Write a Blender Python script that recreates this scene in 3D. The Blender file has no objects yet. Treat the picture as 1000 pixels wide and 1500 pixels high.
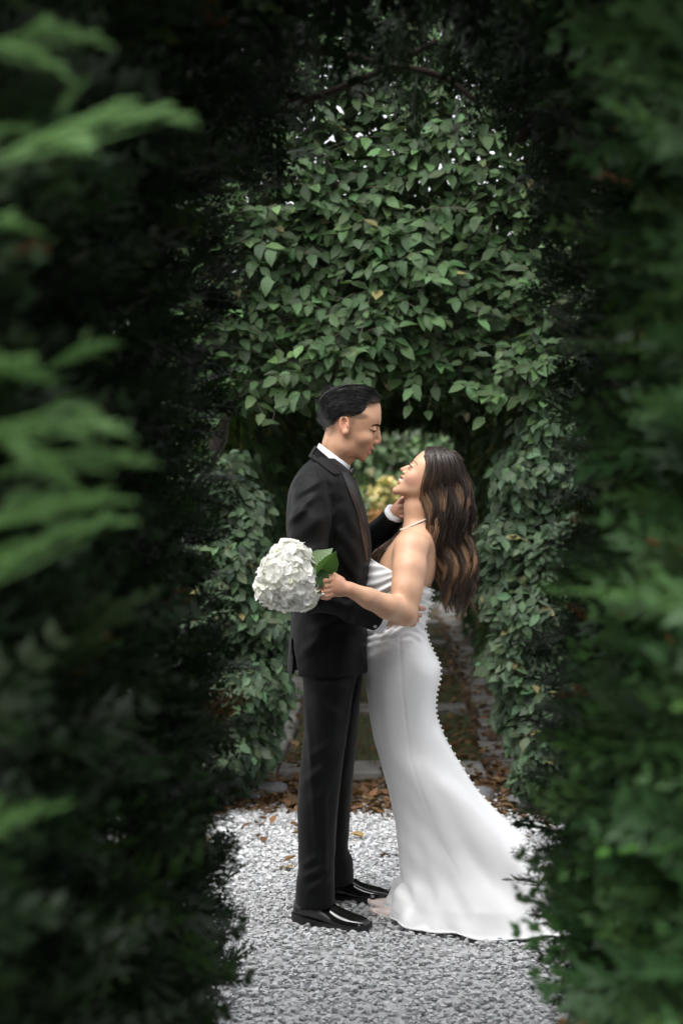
import bpy, math, random
import numpy as np
from mathutils import Vector, Matrix
rng = np.random.default_rng(7)
random.seed(7)
SC = bpy.context.scene
COL = SC.collection
R = math.radians

# ---------------------------------------------------------------- camera, light, exposure
F_PX = 50 / 36 * 1500.0
CAM = np.array([0.0, 0.0, 1.48])
AL, BE = R(2.282), R(0.9626)
FW = np.array([-math.sin(AL) * math.cos(BE), math.cos(AL) * math.cos(BE), -math.sin(BE)])
RT = np.array([math.cos(AL), math.sin(AL), 0.0])
UP = np.cross(RT, FW)
cam_d = bpy.data.cameras.new('camera')
cam = bpy.data.objects.new('camera', cam_d); COL.objects.link(cam); SC.camera = cam
cam.matrix_world = Matrix(((RT[0], UP[0], -FW[0], CAM[0]), (RT[1], UP[1], -FW[1], CAM[1]),
                           (RT[2], UP[2], -FW[2], CAM[2]), (0, 0, 0, 1)))
cam_d.sensor_width = 36; cam_d.sensor_fit = 'AUTO'; cam_d.lens = 50
cam_d.clip_start = 0.05; cam_d.clip_end = 2000
cam_d.dof.use_dof = True; cam_d.dof.focus_distance = 4.70; cam_d.dof.aperture_fstop = 2.5

SUN_EL, SUN_AZ = R(62), R(208)        # soft high sun behind cloud
w = bpy.data.worlds.new('World'); SC.world = w; w.use_nodes = True
nt = w.node_tree; nt.nodes.clear()
sky = nt.nodes.new('ShaderNodeTexSky'); sky.sky_type = 'NISHITA'; sky.sun_disc = False
sky.sun_elevation = SUN_EL; sky.sun_rotation = SUN_AZ; sky.dust_density = 4.0; sky.air_density = 1.0
hs = nt.nodes.new('ShaderNodeHueSaturation'); hs.inputs['Saturation'].default_value = 0.16
bgn = nt.nodes.new('ShaderNodeBackground'); bgn.inputs['Strength'].default_value = 0.15
out = nt.nodes.new('ShaderNodeOutputWorld')
nt.links.new(sky.outputs[0], hs.inputs['Color']); nt.links.new(hs.outputs[0], bgn.inputs[0]); nt.links.new(bgn.outputs[0], out.inputs[0])
sun_d = bpy.data.lights.new('sun', 'SUN'); sun_d.energy = 1.0; sun_d.angle = R(75); sun_d.color = (1.0, 0.97, 0.93)
sun = bpy.data.objects.new('sun', sun_d); COL.objects.link(sun)
_sd = Vector((math.sin(SUN_AZ) * math.cos(SUN_EL), math.cos(SUN_AZ) * math.cos(SUN_EL), math.sin(SUN_EL)))
sun.rotation_euler = _sd.to_track_quat('Z', 'Y').to_euler()
vs = SC.view_settings
vs.view_transform = 'Standard'; vs.look = 'None'; vs.gamma = 1.0; vs.use_curve_mapping = False
vs.exposure = 1.40
SC.render.engine = 'CYCLES'
SC.cycles.use_denoising = True
SC.cycles.max_bounces = 8; SC.cycles.diffuse_bounces = 4; SC.cycles.glossy_bounces = 3
SC.cycles.transmission_bounces = 4; SC.cycles.transparent_max_bounces = 8
SC.cycles.sample_clamp_indirect = 6.0

# ---------------------------------------------------------------- pixel <-> world helpers (photo is 1000 x 1500)
def W(px, py, Y):
    px, py, Y = np.broadcast_arrays(np.asarray(px, float), np.asarray(py, float), np.asarray(Y, float))
    d = FW + RT * ((px - 500) / F_PX)[..., None] + UP * ((750 - py) / F_PX)[..., None]
    return CAM + d * (Y / d[..., 1])[..., None]
def G(px, py, z=0.0):
    px, py = np.broadcast_arrays(np.asarray(px, float), np.asarray(py, float))
    d = FW + RT * ((px - 500) / F_PX)[..., None] + UP * ((750 - py) / F_PX)[..., None]
    return CAM + d * ((z - CAM[2]) / d[..., 2])[..., None]
def proj(P):
    v = np.asarray(P, float) - CAM
    f = v @ FW
    return np.stack([500 + F_PX * (v @ RT) / f, 750 - F_PX * (v @ UP) / f], -1)

# ---------------------------------------------------------------- object helpers
def mesh_data(name, V, Fc, mats=None, smooth=True, col=None, lc=None, matidx=None):
    """V (n,3); Fc (m,k) array or list of arrays of equal-k blocks"""
    V = np.asarray(V, np.float32)
    blocks = Fc if isinstance(Fc, list) else [Fc]
    blocks = [np.asarray(b, np.int32) for b in blocks if len(b)]
    me = bpy.data.meshes.new(name)
    nl = sum(b.size for b in blocks); npol = sum(len(b) for b in blocks)
    me.vertices.add(len(V)); me.vertices.foreach_set('co', V.ravel())
    me.loops.add(nl); me.loops.foreach_set('vertex_index', np.concatenate([b.ravel() for b in blocks]))
    tot = np.concatenate([np.full(len(b), b.shape[1], np.int32) for b in blocks])
    st = np.concatenate([[0], np.cumsum(tot)[:-1]]).astype(np.int32)
    me.polygons.add(npol); me.polygons.foreach_set('loop_start', st); me.polygons.foreach_set('loop_total', tot)
    me.polygons.foreach_set('use_smooth', np.full(npol, smooth, bool))
    for m in (mats if isinstance(mats, (list, tuple)) else [mats]):
        if m is not None: me.materials.append(m)
    if matidx is not None: me.polygons.foreach_set('material_index', np.asarray(matidx, np.int32))
    if col is not None:
        a = me.attributes.new('col', 'FLOAT_COLOR', 'POINT')
        c = np.ones((len(V), 4), np.float32); c[:, :3] = col; a.data.foreach_set('color', c.ravel())
    if lc is not None:
        a = me.attributes.new('lc', 'FLOAT_VECTOR', 'POINT'); a.data.foreach_set('vector', np.asarray(lc, np.float32).ravel())
    me.update(calc_edges=True); me.validate()
    return me
def link(name, data, parent=None, M=None):
    o = bpy.data.objects.new(name, data); COL.objects.link(o)
    if M is not None: o.matrix_world = Matrix(M)
    if parent is not None: o.parent = parent
    return o
def mk(name, V, Fc, mat, parent=None, **kw):
    return link(name, mesh_data(name, V, Fc, mat, **kw), parent)
def tag(o, label=None, cat=None, group=None, kind=None):
    if label: o['label'] = label
    if cat: o['category'] = cat
    if group: o['group'] = group
    if kind: o['kind'] = kind
    return o
def empty(name, label, cat, group=None):
    o = bpy.data.objects.new(name, None); COL.objects.link(o); o.empty_display_size = 0.1
    return tag(o, label, cat, group)
def curve_s(pts, n):
    """Catmull-Rom through pts (k,d) -> n samples"""
    P = np.asarray(pts, float); k = len(P)
    E = np.vstack([2 * P[0] - P[1], P, 2 * P[-1] - P[-2]])
    t = np.linspace(0, k - 1, n); i = np.minimum(t.astype(int), k - 2); f = (t - i)[:, None]
    p0, p1, p2, p3 = E[i], E[i + 1], E[i + 2], E[i + 3]
    return 0.5 * (2 * p1 + (p2 - p0) * f + (2 * p0 - 5 * p1 + 4 * p2 - p3) * f ** 2 + (3 * p1 - p0 - 3 * p2 + p3) * f ** 3)
def grid_faces(n, m, wrap=False):
    """faces of an n x m vertex grid, wrapping the second index on request"""
    i, j = np.meshgrid(np.arange(n - 1), np.arange(m if wrap else m - 1), indexing='ij')
    j2 = (j + 1) % m
    return np.stack([i * m + j, i * m + j2, (i + 1) * m + j2, (i + 1) * m + j], -1).reshape(-1, 4)
def tubes(P, rad, sides=3):
    """P (N,S,3), rad broadcastable to (N,S) -> V, F"""
    P = np.asarray(P, float); N, S, _ = P.shape
    T = np.gradient(P, axis=1); T /= np.linalg.norm(T, axis=2, keepdims=True) + 1e-12
    ref = np.where(np.abs(T[..., 1:2]) < 0.9, np.array([0, 1.0, 0]), np.array([1.0, 0, 0]))
    A = np.cross(T, ref); A /= np.linalg.norm(A, axis=2, keepdims=True) + 1e-12
    B = np.cross(T, A)
    th = np.arange(sides) * 2 * np.pi / sides
    rad = np.broadcast_to(rad, (N, S))
    V = P[:, :, None] + rad[:, :, None, None] * (A[:, :, None] * np.cos(th)[:, None] + B[:, :, None] * np.sin(th)[:, None])
    f = grid_faces(S, sides, True)
    Fc = (f[None] + (np.arange(N) * S * sides)[:, None, None]).reshape(-1, 4)
    return V.reshape(-1, 3), Fc
def ribbons(P, hw, rngl, turn=0.9):
    """flat strands, one strip each, turned at random about their own length"""
    P = np.asarray(P, float); N, S, _ = P.shape
    T = np.gradient(P, axis=1); T /= np.linalg.norm(T, axis=2, keepdims=True) + 1e-12
    A = np.cross(T, np.array([0, 1.0, 0.15])); A /= np.linalg.norm(A, axis=2, keepdims=True) + 1e-12; B = np.cross(T, A)
    a = rngl.uniform(-turn, turn, (N, 1, 1)) + np.linspace(0, 1, S)[None, :, None] * rngl.normal(0, 0.65 * turn, (N, 1, 1))
    d = A * np.cos(a) + B * np.sin(a); hw = np.broadcast_to(hw, (N, S))[..., None]
    V = np.stack([P - d * hw, P + d * hw], 2); f = grid_faces(S, 2)
    return V.reshape(-1, 3), (f[None] + (np.arange(N) * S * 2)[:, None, None]).reshape(-1, 4)
def tube_obj(name, pts, rad, mat, parent=None, n=24, sides=8, **kw):
    P = curve_s(pts, n)[None]
    r = np.interp(np.linspace(0, 1, n), np.linspace(0, 1, len(rad)), rad) if hasattr(rad, '__len__') else np.full(n, rad)
    V, Fc = tubes(P, r[None], sides)
    caps = [Fc]
    a = len(V); V = np.vstack([V, P[0, :1], P[0, -1:]])
    i = np.arange(sides)
    c1 = np.stack([(i + 1) % sides, i, np.full(sides, a)], -1)
    o = (n - 1) * sides
    c2 = np.stack([o + i, o + (i + 1) % sides, np.full(sides, a + 1)], -1)
    return mk(name, V, [Fc, c1, c2], mat, parent, **kw)
def rot_from(zdir, ydir):
    """rotation matrices (N,3,3): local z -> zdir (normal), local y -> ydir projected"""
    z = zdir / (np.linalg.norm(zdir, axis=-1, keepdims=True) + 1e-9)
    y = ydir - z * np.sum(ydir * z, -1, keepdims=True); y /= np.linalg.norm(y, axis=-1, keepdims=True) + 1e-9
    x = np.cross(y, z)
    return np.stack([x, y, z], -1)
def scatter(tmpls, which, pos, Rm, sc, col, with_lc=True):
    """bake copies of small templates into arrays. tmpls: list of (V,F)"""
    Vs, Fs, Cs, Ls = [], [], [], []; off = 0
    for k, (tv, tf) in enumerate(tmpls):
        m = which == k; n = int(m.sum())
        if not n: continue
        s = sc[m]; s = s[:, None, None] if s.ndim == 1 else s[:, None, :]
        v = np.einsum('nij,nkj->nki', Rm[m], tv[None] * s) + pos[m][:, None]
        Vs.append(v.reshape(-1, 3)); Cs.append(np.repeat(col[m], len(tv), 0)); Ls.append(np.tile(tv, (n, 1)))
        Fs.append((tf[None] + (off + np.arange(n) * len(tv))[:, None, None]).reshape(-1, tf.shape[1])); off += n * len(tv)
    return np.vstack(Vs), np.vstack(Fs), np.vstack(Cs), np.vstack(Ls)

# ---------------------------------------------------------------- materials
def new_mat(name):
    m = bpy.data.materials.new(name); m.use_nodes = True
    return m, m.node_tree, m.node_tree.nodes['Principled BSDF']
def pmat(name, base=(0.5, 0.5, 0.5), rough=0.5, spec=0.5, src=None, bump=None, noise=None, **kw):
    """src: None | 'col' (vertex attribute) | 'obj' (object colour). bump=(scale,strength,dist). noise=(scale, amount)"""
    m, t, b = new_mat(name); L = t.links
    b.inputs['Roughness'].default_value = rough; b.inputs['Specular IOR Level'].default_value = spec
    for k, v in kw.items(): b.inputs[k.replace('_', ' ')].default_value = v
    c = None
    if src == 'col':
        a = t.nodes.new('ShaderNodeAttribute'); a.attribute_name = 'col'; c = a.outputs['Color']
    elif src == 'obj':
        a = t.nodes.new('ShaderNodeObjectInfo'); c = a.outputs['Color']
    if c is None:
        rgb = t.nodes.new('ShaderNodeRGB'); rgb.outputs[0].default_value = (*base, 1); c = rgb.outputs[0]
    tc = t.nodes.new('ShaderNodeTexCoord')
    if noise:
        n = t.nodes.new('ShaderNodeTexNoise'); n.inputs['Scale'].default_value = noise[0]; n.inputs['Detail'].default_value = 5
        L.new(tc.outputs['Object'], n.inputs['Vector'])
        mr = t.nodes.new('ShaderNodeMapRange'); mr.inputs[1].default_value = 0.3; mr.inputs[2].default_value = 0.7
        mr.inputs[3].default_value = 1 - noise[1]; mr.inputs[4].default_value = 1 + noise[1]
        L.new(n.outputs[0], mr.inputs[0])
        vm = t.nodes.new('ShaderNodeVectorMath'); vm.operation = 'SCALE'
        L.new(c, vm.inputs[0]); L.new(mr.outputs[0], vm.inputs['Scale']); c = vm.outputs[0]
    L.new(c, b.inputs['Base Color'])
    if bump:
        n = t.nodes.new('ShaderNodeTexNoise'); n.inputs['Scale'].default_value = bump[0]; n.inputs['Detail'].default_value = 6
        L.new(tc.outputs['Object'], n.inputs['Vector'])
        bp = t.nodes.new('ShaderNodeBump'); bp.inputs['Strength'].default_value = bump[1]; bp.inputs['Distance'].default_value = bump[2]
        L.new(n.outputs[0], bp.inputs['Height']); L.new(bp.outputs[0], b.inputs['Normal'])
    return m
def leaf_mat(name, src, rough=0.45, trans=0.3, veins=True, spec=0.4, tcol=(1.3, 1.5, 0.6)):
    """leaf: colour from object or vertex colour, darker side veins, thin translucency"""
    m, t, b = new_mat(name); L = t.links
    if src == 'col':
        a = t.nodes.new('ShaderNodeAttribute'); a.attribute_name = 'col'; c = a.outputs['Color']
    else:
        a = t.nodes.new('ShaderNodeObjectInfo'); c = a.outputs['Color']
    b.inputs['Roughness'].default_value = rough; b.inputs['Specular IOR Level'].default_value = spec
    if veins:
        lc = t.nodes.new('ShaderNodeAttribute'); lc.attribute_name = 'lc'
        sp = t.nodes.new('ShaderNodeSeparateXYZ'); L.new(lc.outputs['Vector'], sp.inputs[0])
        ab = t.nodes.new('ShaderNodeMath'); ab.operation = 'ABSOLUTE'; L.new(sp.outputs[0], ab.inputs[0])
        ma = t.nodes.new('ShaderNodeMath'); ma.operation = 'MULTIPLY_ADD'; ma.inputs[1].default_value = -0.9
        L.new(ab.outputs[0], ma.inputs[0]); L.new(sp.outputs[1], ma.inputs[2])
        mu = t.nodes.new('ShaderNodeMath'); mu.operation = 'MULTIPLY'; mu.inputs[1].default_value = 60.0; L.new(ma.outputs[0], mu.inputs[0])
        si = t.nodes.new('ShaderNodeMath'); si.operation = 'SINE'; L.new(mu.outputs[0], si.inputs[0])
        bp = t.nodes.new('ShaderNodeBump'); bp.inputs['Strength'].default_value = 0.35; bp.inputs['Distance'].default_value = 0.002
        L.new(si.outputs[0], bp.inputs['Height']); L.new(bp.outputs[0], b.inputs['Normal'])
        mr = t.nodes.new('ShaderNodeMapRange'); mr.inputs[1].default_value = -1; mr.inputs[2].default_value = -0.6
        mr.inputs[3].default_value = 0.8; mr.inputs[4].default_value = 1.0; L.new(si.outputs[0], mr.inputs[0])
        vm = t.nodes.new('ShaderNodeVectorMath'); vm.operation = 'SCALE'; L.new(c, vm.inputs[0]); L.new(mr.outputs[0], vm.inputs['Scale']); c = vm.outputs[0]
    L.new(c, b.inputs['Base Color'])
    tr = t.nodes.new('ShaderNodeBsdfTranslucent')
    v2 = t.nodes.new('ShaderNodeVectorMath'); v2.operation = 'MULTIPLY'; v2.inputs[1].default_value = tcol; L.new(c, v2.inputs[0])
    L.new(v2.outputs[0], tr.inputs['Color'])
    mx = t.nodes.new('ShaderNodeMixShader'); mx.inputs[0].default_value = trans
    L.new(b.outputs[0], mx.inputs[1]); L.new(tr.outputs[0], mx.inputs[2])
    L.new(mx.outputs[0], t.nodes['Material Output'].inputs['Surface'])
    return m

# ---------------------------------------------------------------- implicit surfaces (for bodies and garments)
def smin(a, b, k):
    h = np.clip(0.5 + 0.5 * (b - a) / k, 0, 1)
    return b * (1 - h) + a * h - k * h * (1 - h)
class Field:
    def __init__(s, lo, hi, h):
        s.lo = np.array(lo, float); s.h = h
        s.n = np.ceil((np.array(hi) - s.lo) / h).astype(int) + 1
        s.ax = [(s.lo[i] + np.arange(s.n[i]) * h).astype(np.float32) for i in range(3)]
        s.F = np.ones(s.n, np.float32); s.D = None
    def win(s, lo, hi):
        a = np.clip(np.floor((np.asarray(lo) - s.lo) / s.h).astype(int), 0, s.n)
        b = np.clip(np.ceil((np.asarray(hi) - s.lo) / s.h).astype(int) + 1, 0, s.n)
        sl = tuple(slice(a[i], b[i]) for i in range(3))
        return sl, s.ax[0][sl[0]][:, None, None], s.ax[1][sl[1]][None, :, None], s.ax[2][sl[2]][None, None, :]
    def add(s, fn, lo, hi, k=0.01, mode='u'):
        sl, x, y, z = s.win(np.asarray(lo) - k - 2 * s.h, np.asarray(hi) + k + 2 * s.h)
        if min(q.stop - q.start for q in sl) <= 0: return
        d = fn(x, y, z).astype(np.float32)
        A = s.F[sl]
        s.F[sl] = smin(A, d, k) if mode == 'u' else -smin(-A, d, k)      # 's': subtract
        s.D = None
    def cone(s, a, b, ra, rb, k=0.01, mode='u'):
        a = np.asarray(a, float); b = np.asarray(b, float); r = max(ra, rb)
        ab = b - a; L2 = max(ab @ ab, 1e-9)
        def fn(x, y, z):
            t = np.clip(((x - a[0]) * ab[0] + (y - a[1]) * ab[1] + (z - a[2]) * ab[2]) / L2, 0, 1)
            return np.sqrt((x - a[0] - ab[0] * t) ** 2 + (y - a[1] - ab[1] * t) ** 2 + (z - a[2] - ab[2] * t) ** 2) - (ra + (rb - ra) * t)
        s.add(fn, np.minimum(a, b) - r, np.maximum(a, b) + r, k, mode)
    def chain(s, pts, rad, k=0.01):
        for i in range(len(pts) - 1): s.cone(pts[i], pts[i + 1], rad[i], rad[i + 1], k)
    def ell(s, c, r, k=0.01, Rm=None, mode='u'):
        c = np.asarray(c, float); r = np.asarray(r, float); m = r.max()
        Rm = np.eye(3) if Rm is None else np.asarray(Rm)
        def fn(x, y, z):
            p = [x - c[0], y - c[1], z - c[2]]
            q = [sum(Rm[j, i] * p[j] for j in range(3)) for i in range(3)]
            k0 = np.sqrt(sum((q[i] / r[i]) ** 2 for i in range(3))); k1 = np.sqrt(sum((q[i] / r[i] ** 2) ** 2 for i in range(3))) + 1e-6
            return k0 * (k0 - 1) / k1
        s.add(fn, c - m, c + m, k, mode)
    def loft(s, rows, p=2.0, k=0.01, cap=True):
        """rows: z, xl, xr, yc, b sorted any; horizontal superelliptic sections"""
        A = np.array(sorted(rows)); z0, z1 = A[0, 0], A[-1, 0]
        def fn(x, y, z):
            zz = np.clip(z, z0, z1).ravel()
            xl, xr, yc, b = [curve_1d(A[:, 0], A[:, i], zz)[None, None, :] for i in (1, 2, 3, 4)]
            cx = (xl + xr) / 2; a = (xr - xl) / 2
            q = (np.abs((x - cx) / a) ** p + np.abs((y - yc) / b) ** p) ** (1 / p)
            d = (q - 1) * np.minimum(a, b)
            return np.maximum(d, np.maximum(z - z1, z0 - z)) if cap else d
        m = A[:, 4].max() + 0.02
        s.add(fn, (A[:, 1].min() - 0.02, A[:, 3].min() - m, z0), (A[:, 2].max() + 0.02, A[:, 3].max() + m, z1), k)
    def warp(s, fn, lo, hi):
        sl, x, y, z = s.win(lo, hi); s.F[sl] += fn(x, y, z).astype(np.float32); s.D = None
    def mesh(s):
        F = s.F; S = F < 0
        cnt = np.zeros(np.array(F.shape) - 1, np.uint8)
        for dx in (0, 1):
            for dy in (0, 1):
                for dz in (0, 1):
                    cnt += S[dx:dx + cnt.shape[0], dy:dy + cnt.shape[1], dz:dz + cnt.shape[2]]
        act = (cnt > 0) & (cnt < 8)
        I = np.argwhere(act); idx = np.full(cnt.shape, -1, np.int32); idx[act] = np.arange(len(I))
        corners = np.array([(a, b, c) for a in (0, 1) for b in (0, 1) for c in (0, 1)])
        vals = np.stack([F[I[:, 0] + c[0], I[:, 1] + c[1], I[:, 2] + c[2]] for c in corners], 1)
        acc = np.zeros((len(I), 3)); num = np.zeros(len(I))
        for i in range(8):
            for j in range(i + 1, 8):
                if np.abs(corners[i] - corners[j]).sum() != 1: continue
                a, b = vals[:, i], vals[:, j]; m = (a < 0) != (b < 0)
                t = np.where(m, a / np.where(m, a - b, 1), 0)
                acc += m[:, None] * (corners[i] + t[:, None] * (corners[j] - corners[i])); num += m
        V = s.lo + (I + acc / num[:, None]) * s.h
        Q = []
        for ax in range(3):
            o = [i for i in range(3) if i != ax]
            s0 = [slice(None)] * 3; s1 = [slice(None)] * 3
            s0[ax] = slice(0, -1); s1[ax] = slice(1, None)
            A, B = S[tuple(s0)], S[tuple(s1)]
            E = np.argwhere(A != B)
            ok = (E[:, o[0]] > 0) & (E[:, o[1]] > 0) & (E[:, o[0]] < F.shape[o[0]] - 1) & (E[:, o[1]] < F.shape[o[1]] - 1)
            E = E[ok]; inside = A[tuple(E.T)]
            def cell(d0, d1):
                c = E.copy(); c[:, o[0]] += d0; c[:, o[1]] += d1; return idx[tuple(c.T)]
            q = np.stack([cell(-1, -1), cell(0, -1), cell(0, 0), cell(-1, 0)], 1)
            flip = inside if ax != 1 else ~inside
            q[~flip] = q[~flip][:, ::-1]
            Q.append(q)
        Q = np.vstack(Q)
        return V, Q[(Q >= 0).all(1)]
    def depth(s):
        """front-surface Y for every (x,z) seen from -Y; empty columns take their neighbours' value"""
        if s.D is None:
            S = s.F < 0; i = S.argmax(1); any_ = S.any(1); i0 = np.maximum(i - 1, 0)
            xi, zi = np.meshgrid(np.arange(s.n[0]), np.arange(s.n[2]), indexing='ij')
            a, b = s.F[xi, i0, zi], s.F[xi, i, zi]
            t = np.clip(a / np.where(np.abs(a - b) < 1e-9, 1, a - b), 0, 1)
            D = s.lo[1] + (i0 + t) * s.h; D[~any_] = np.nan
            for _ in range(14):
                bad = np.isnan(D)
                if not bad.any(): break
                P = np.pad(D, 1, constant_values=np.nan)
                st = np.stack([P[1 + a:P.shape[0] - 1 + a, 1 + b:P.shape[1] - 1 + b] for a in (-1, 0, 1) for b in (-1, 0, 1)])
                ok = ~np.isnan(st); c = ok.sum(0); m = np.where(ok, st, 0).sum(0) / np.maximum(c, 1)
                D = np.where(bad & (c > 0), m, D)
            s.D = D
        return s.D
    def near_y(s, x, z):
        D = s.depth()
        fx = np.clip((x - s.lo[0]) / s.h, 0, s.n[0] - 1.001); fz = np.clip((z - s.lo[2]) / s.h, 0, s.n[2] - 1.001)
        i = fx.astype(int); j = fz.astype(int); u = fx - i; v = fz - j
        return D[i, j] * (1 - u) * (1 - v) + D[i + 1, j] * u * (1 - v) + D[i, j + 1] * (1 - u) * v + D[i + 1, j + 1] * u * v
    def stick(s, px, py, lift=0.0, Y0=4.8):
        """photo pixel -> point on the near surface"""
        px, py = np.broadcast_arrays(np.asarray(px, float), np.asarray(py, float)); Y = np.full(px.shape, Y0)
        for _ in range(5):
            p = W(px, py, Y); y = s.near_y(p[..., 0], p[..., 2]); Y = np.where(np.isnan(y), Y, y)
        return W(px, py, Y - lift)
def curve_1d(xs, ys, q):
    """C1 monotone-ish cubic interpolation"""
    xs = np.asarray(xs, float); ys = np.asarray(ys, float)
    d = np.diff(ys) / np.diff(xs); m = np.concatenate([[d[0]], (d[1:] + d[:-1]) / 2, [d[-1]]])
    m[1:-1] = np.where(d[1:] * d[:-1] <= 0, 0, m[1:-1])
    i = np.clip(np.searchsorted(xs, q) - 1, 0, len(xs) - 2); h = xs[i + 1] - xs[i]; t = (q - xs[i]) / h
    return (ys[i] * (2 * t ** 3 - 3 * t ** 2 + 1) + m[i] * h * (t ** 3 - 2 * t ** 2 + t) + ys[i + 1] * (-2 * t ** 3 + 3 * t ** 2) + m[i + 1] * h * (t ** 3 - t ** 2))
def relax(V, Q, mask, it=12):
    """Laplacian smoothing of masked vertices"""
    e = np.vstack([Q[:, [0, 1]], Q[:, [1, 2]], Q[:, [2, 3]], Q[:, [3, 0]]]); n = len(V)
    cnt = np.bincount(e[:, 0], minlength=n) + np.bincount(e[:, 1], minlength=n); m = mask[:, None]
    for _ in range(it):
        S = np.stack([np.bincount(e[:, 0], V[e[:, 1], k], n) + np.bincount(e[:, 1], V[e[:, 0], k], n) for k in range(3)], 1) / np.maximum(cnt, 1)[:, None]
        V = V + (S - V) * m * 0.9
    return V
def patch(field, A, B, n, m, lift, thick, name, mat, parent, bulge=0.0, sm=0, **kw):
    """sheet between two pixel polylines A and B laid on a field's near surface, with a turned-in edge"""
    a = curve_s(A, n); b = curve_s(B, n); t = np.linspace(0, 1, m)[None, :, None]
    P = a[:, None] * (1 - t) + b[:, None] * t
    L = np.full(P.shape[:2], lift) + bulge * np.sin(np.pi * t[..., 0]) ** 0.7
    T = field.stick(P[..., 0], P[..., 1], L); Bm = field.stick(P[..., 0], P[..., 1], L - thick)
    for _ in range(sm):
        T[1:-1] = T[1:-1] * .5 + .25 * (T[:-2] + T[2:]); Bm[1:-1] = Bm[1:-1] * .5 + .25 * (Bm[:-2] + Bm[2:])
    V = np.vstack([T.reshape(-1, 3), Bm.reshape(-1, 3)]); f = grid_faces(n, m); k = n * m
    ed = np.concatenate([np.arange(m), np.arange(1, n) * m + m - 1, (n - 1) * m + np.arange(m - 2, -1, -1), np.arange(n - 2, 0, -1) * m])
    e2 = np.roll(ed, -1)
    side = np.stack([ed, e2, e2 + k, ed + k], 1)
    return mk(name, V, np.vstack([f, f[:, ::-1] + k, side]), mat, parent, **kw)
def loft_rings(C, wrap=True):
    """C (n,m,3) rings -> V,F"""
    n, m, _ = C.shape
    return C.reshape(-1, 3), grid_faces(n, m, wrap)
def vnoise(p, s, seed=0):
    """cheap smooth pseudo-noise in [-1,1]: sum of rotated sines"""
    r = np.random.default_rng(seed); o = 0
    for i in range(5):
        k = r.normal(size=3); k *= s * (0.6 + 0.5 * i) / np.linalg.norm(k)
        o = o + np.sin(p[..., 0] * k[0] + p[..., 1] * k[1] + p[..., 2] * k[2] + r.uniform(0, 6.28))
    return o / 5 * 1.5
def leaf_tmpl(fold=0.25, droop=0.2, wid=0.31, st=(0, .16, .4, .64, .84, 1.0), jag=0.0, twist=0.0, seed=0):
    r = np.random.default_rng(seed); st = np.array(st)
    wd = wid * np.interp(st, [0, .08, .2, .38, .52, .68, .85, .94, 1], [.04, .30, .66, .96, 1, .84, .46, .2, 0])
    V = []
    for t, wv in zip(st, wd):
        zz = -droop * t * t; a = twist * (t - 0.5)
        for s in (-1, 0, 1):
            x = s * wv * (1 + jag * r.normal()); V.append((x, t + (-0.05 * abs(s) * (0 < t < 1)), zz + fold * abs(x) + a * x))
    k = len(st); Fc = []
    for i in range(k - 1):
        for s in (0, 1): Fc.append((3 * i + s, 3 * i + s + 1, 3 * i + s + 4, 3 * i + s + 3))
    return np.array(V), np.array(Fc)
# ================================================================ SETTING: ground, gravel, path
def rect_sheet(name, x0, x1, y0, y1, z, mat, nx=2, ny=2, amp=0.0, parent=None):
    x, y = np.meshgrid(np.linspace(x0, x1, nx), np.linspace(y0, y1, ny), indexing='ij')
    zz = np.full_like(x, z)
    if amp: zz = zz + amp * vnoise(np.stack([x, y, zz], -1), 5.0, 3)
    o = mk(name, np.stack([x, y, zz], -1).reshape(-1, 3), grid_faces(nx, ny), mat, parent)
    return o
def ground_mat():
    m, t, b = new_mat('soil_and_turf'); L = t.links
    tc = t.nodes.new('ShaderNodeTexCoord')
    n1 = t.nodes.new('ShaderNodeTexNoise'); n1.inputs['Scale'].default_value = 3.0; n1.inputs['Detail'].default_value = 8
    n2 = t.nodes.new('ShaderNodeTexNoise'); n2.inputs['Scale'].default_value = 60.0; n2.inputs['Detail'].default_value = 6
    L.new(tc.outputs['Object'], n1.inputs[0]); L.new(tc.outputs['Object'], n2.inputs[0])
    cr = t.nodes.new('ShaderNodeValToRGB'); e = cr.color_ramp.elements
    e[0].position = 0.35; e[0].color = (0.045, 0.032, 0.022, 1); e[1].position = 0.7; e[1].color = (0.12, 0.088, 0.06, 1)
    mx = t.nodes.new('ShaderNodeMath'); mx.operation = 'MULTIPLY_ADD'; mx.inputs[1].default_value = 0.5
    ml = t.nodes.new('ShaderNodeMath'); ml.operation = 'MULTIPLY'; ml.inputs[1].default_value = 0.5
    L.new(n1.outputs[0], mx.inputs[0]); L.new(n2.outputs[0], ml.inputs[0]); L.new(ml.outputs[0], mx.inputs[2])
    L.new(mx.outputs[0], cr.inputs[0]); L.new(cr.outputs[0], b.inputs['Base Color'])
    bp = t.nodes.new('ShaderNodeBump'); bp.inputs['Strength'].default_value = 0.8; bp.inputs['Distance'].default_value = 0.012
    L.new(n2.outputs[0], bp.inputs['Height']); L.new(bp.outputs[0], b.inputs['Normal']); b.inputs['Roughness'].default_value = 0.95
    return m
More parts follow.
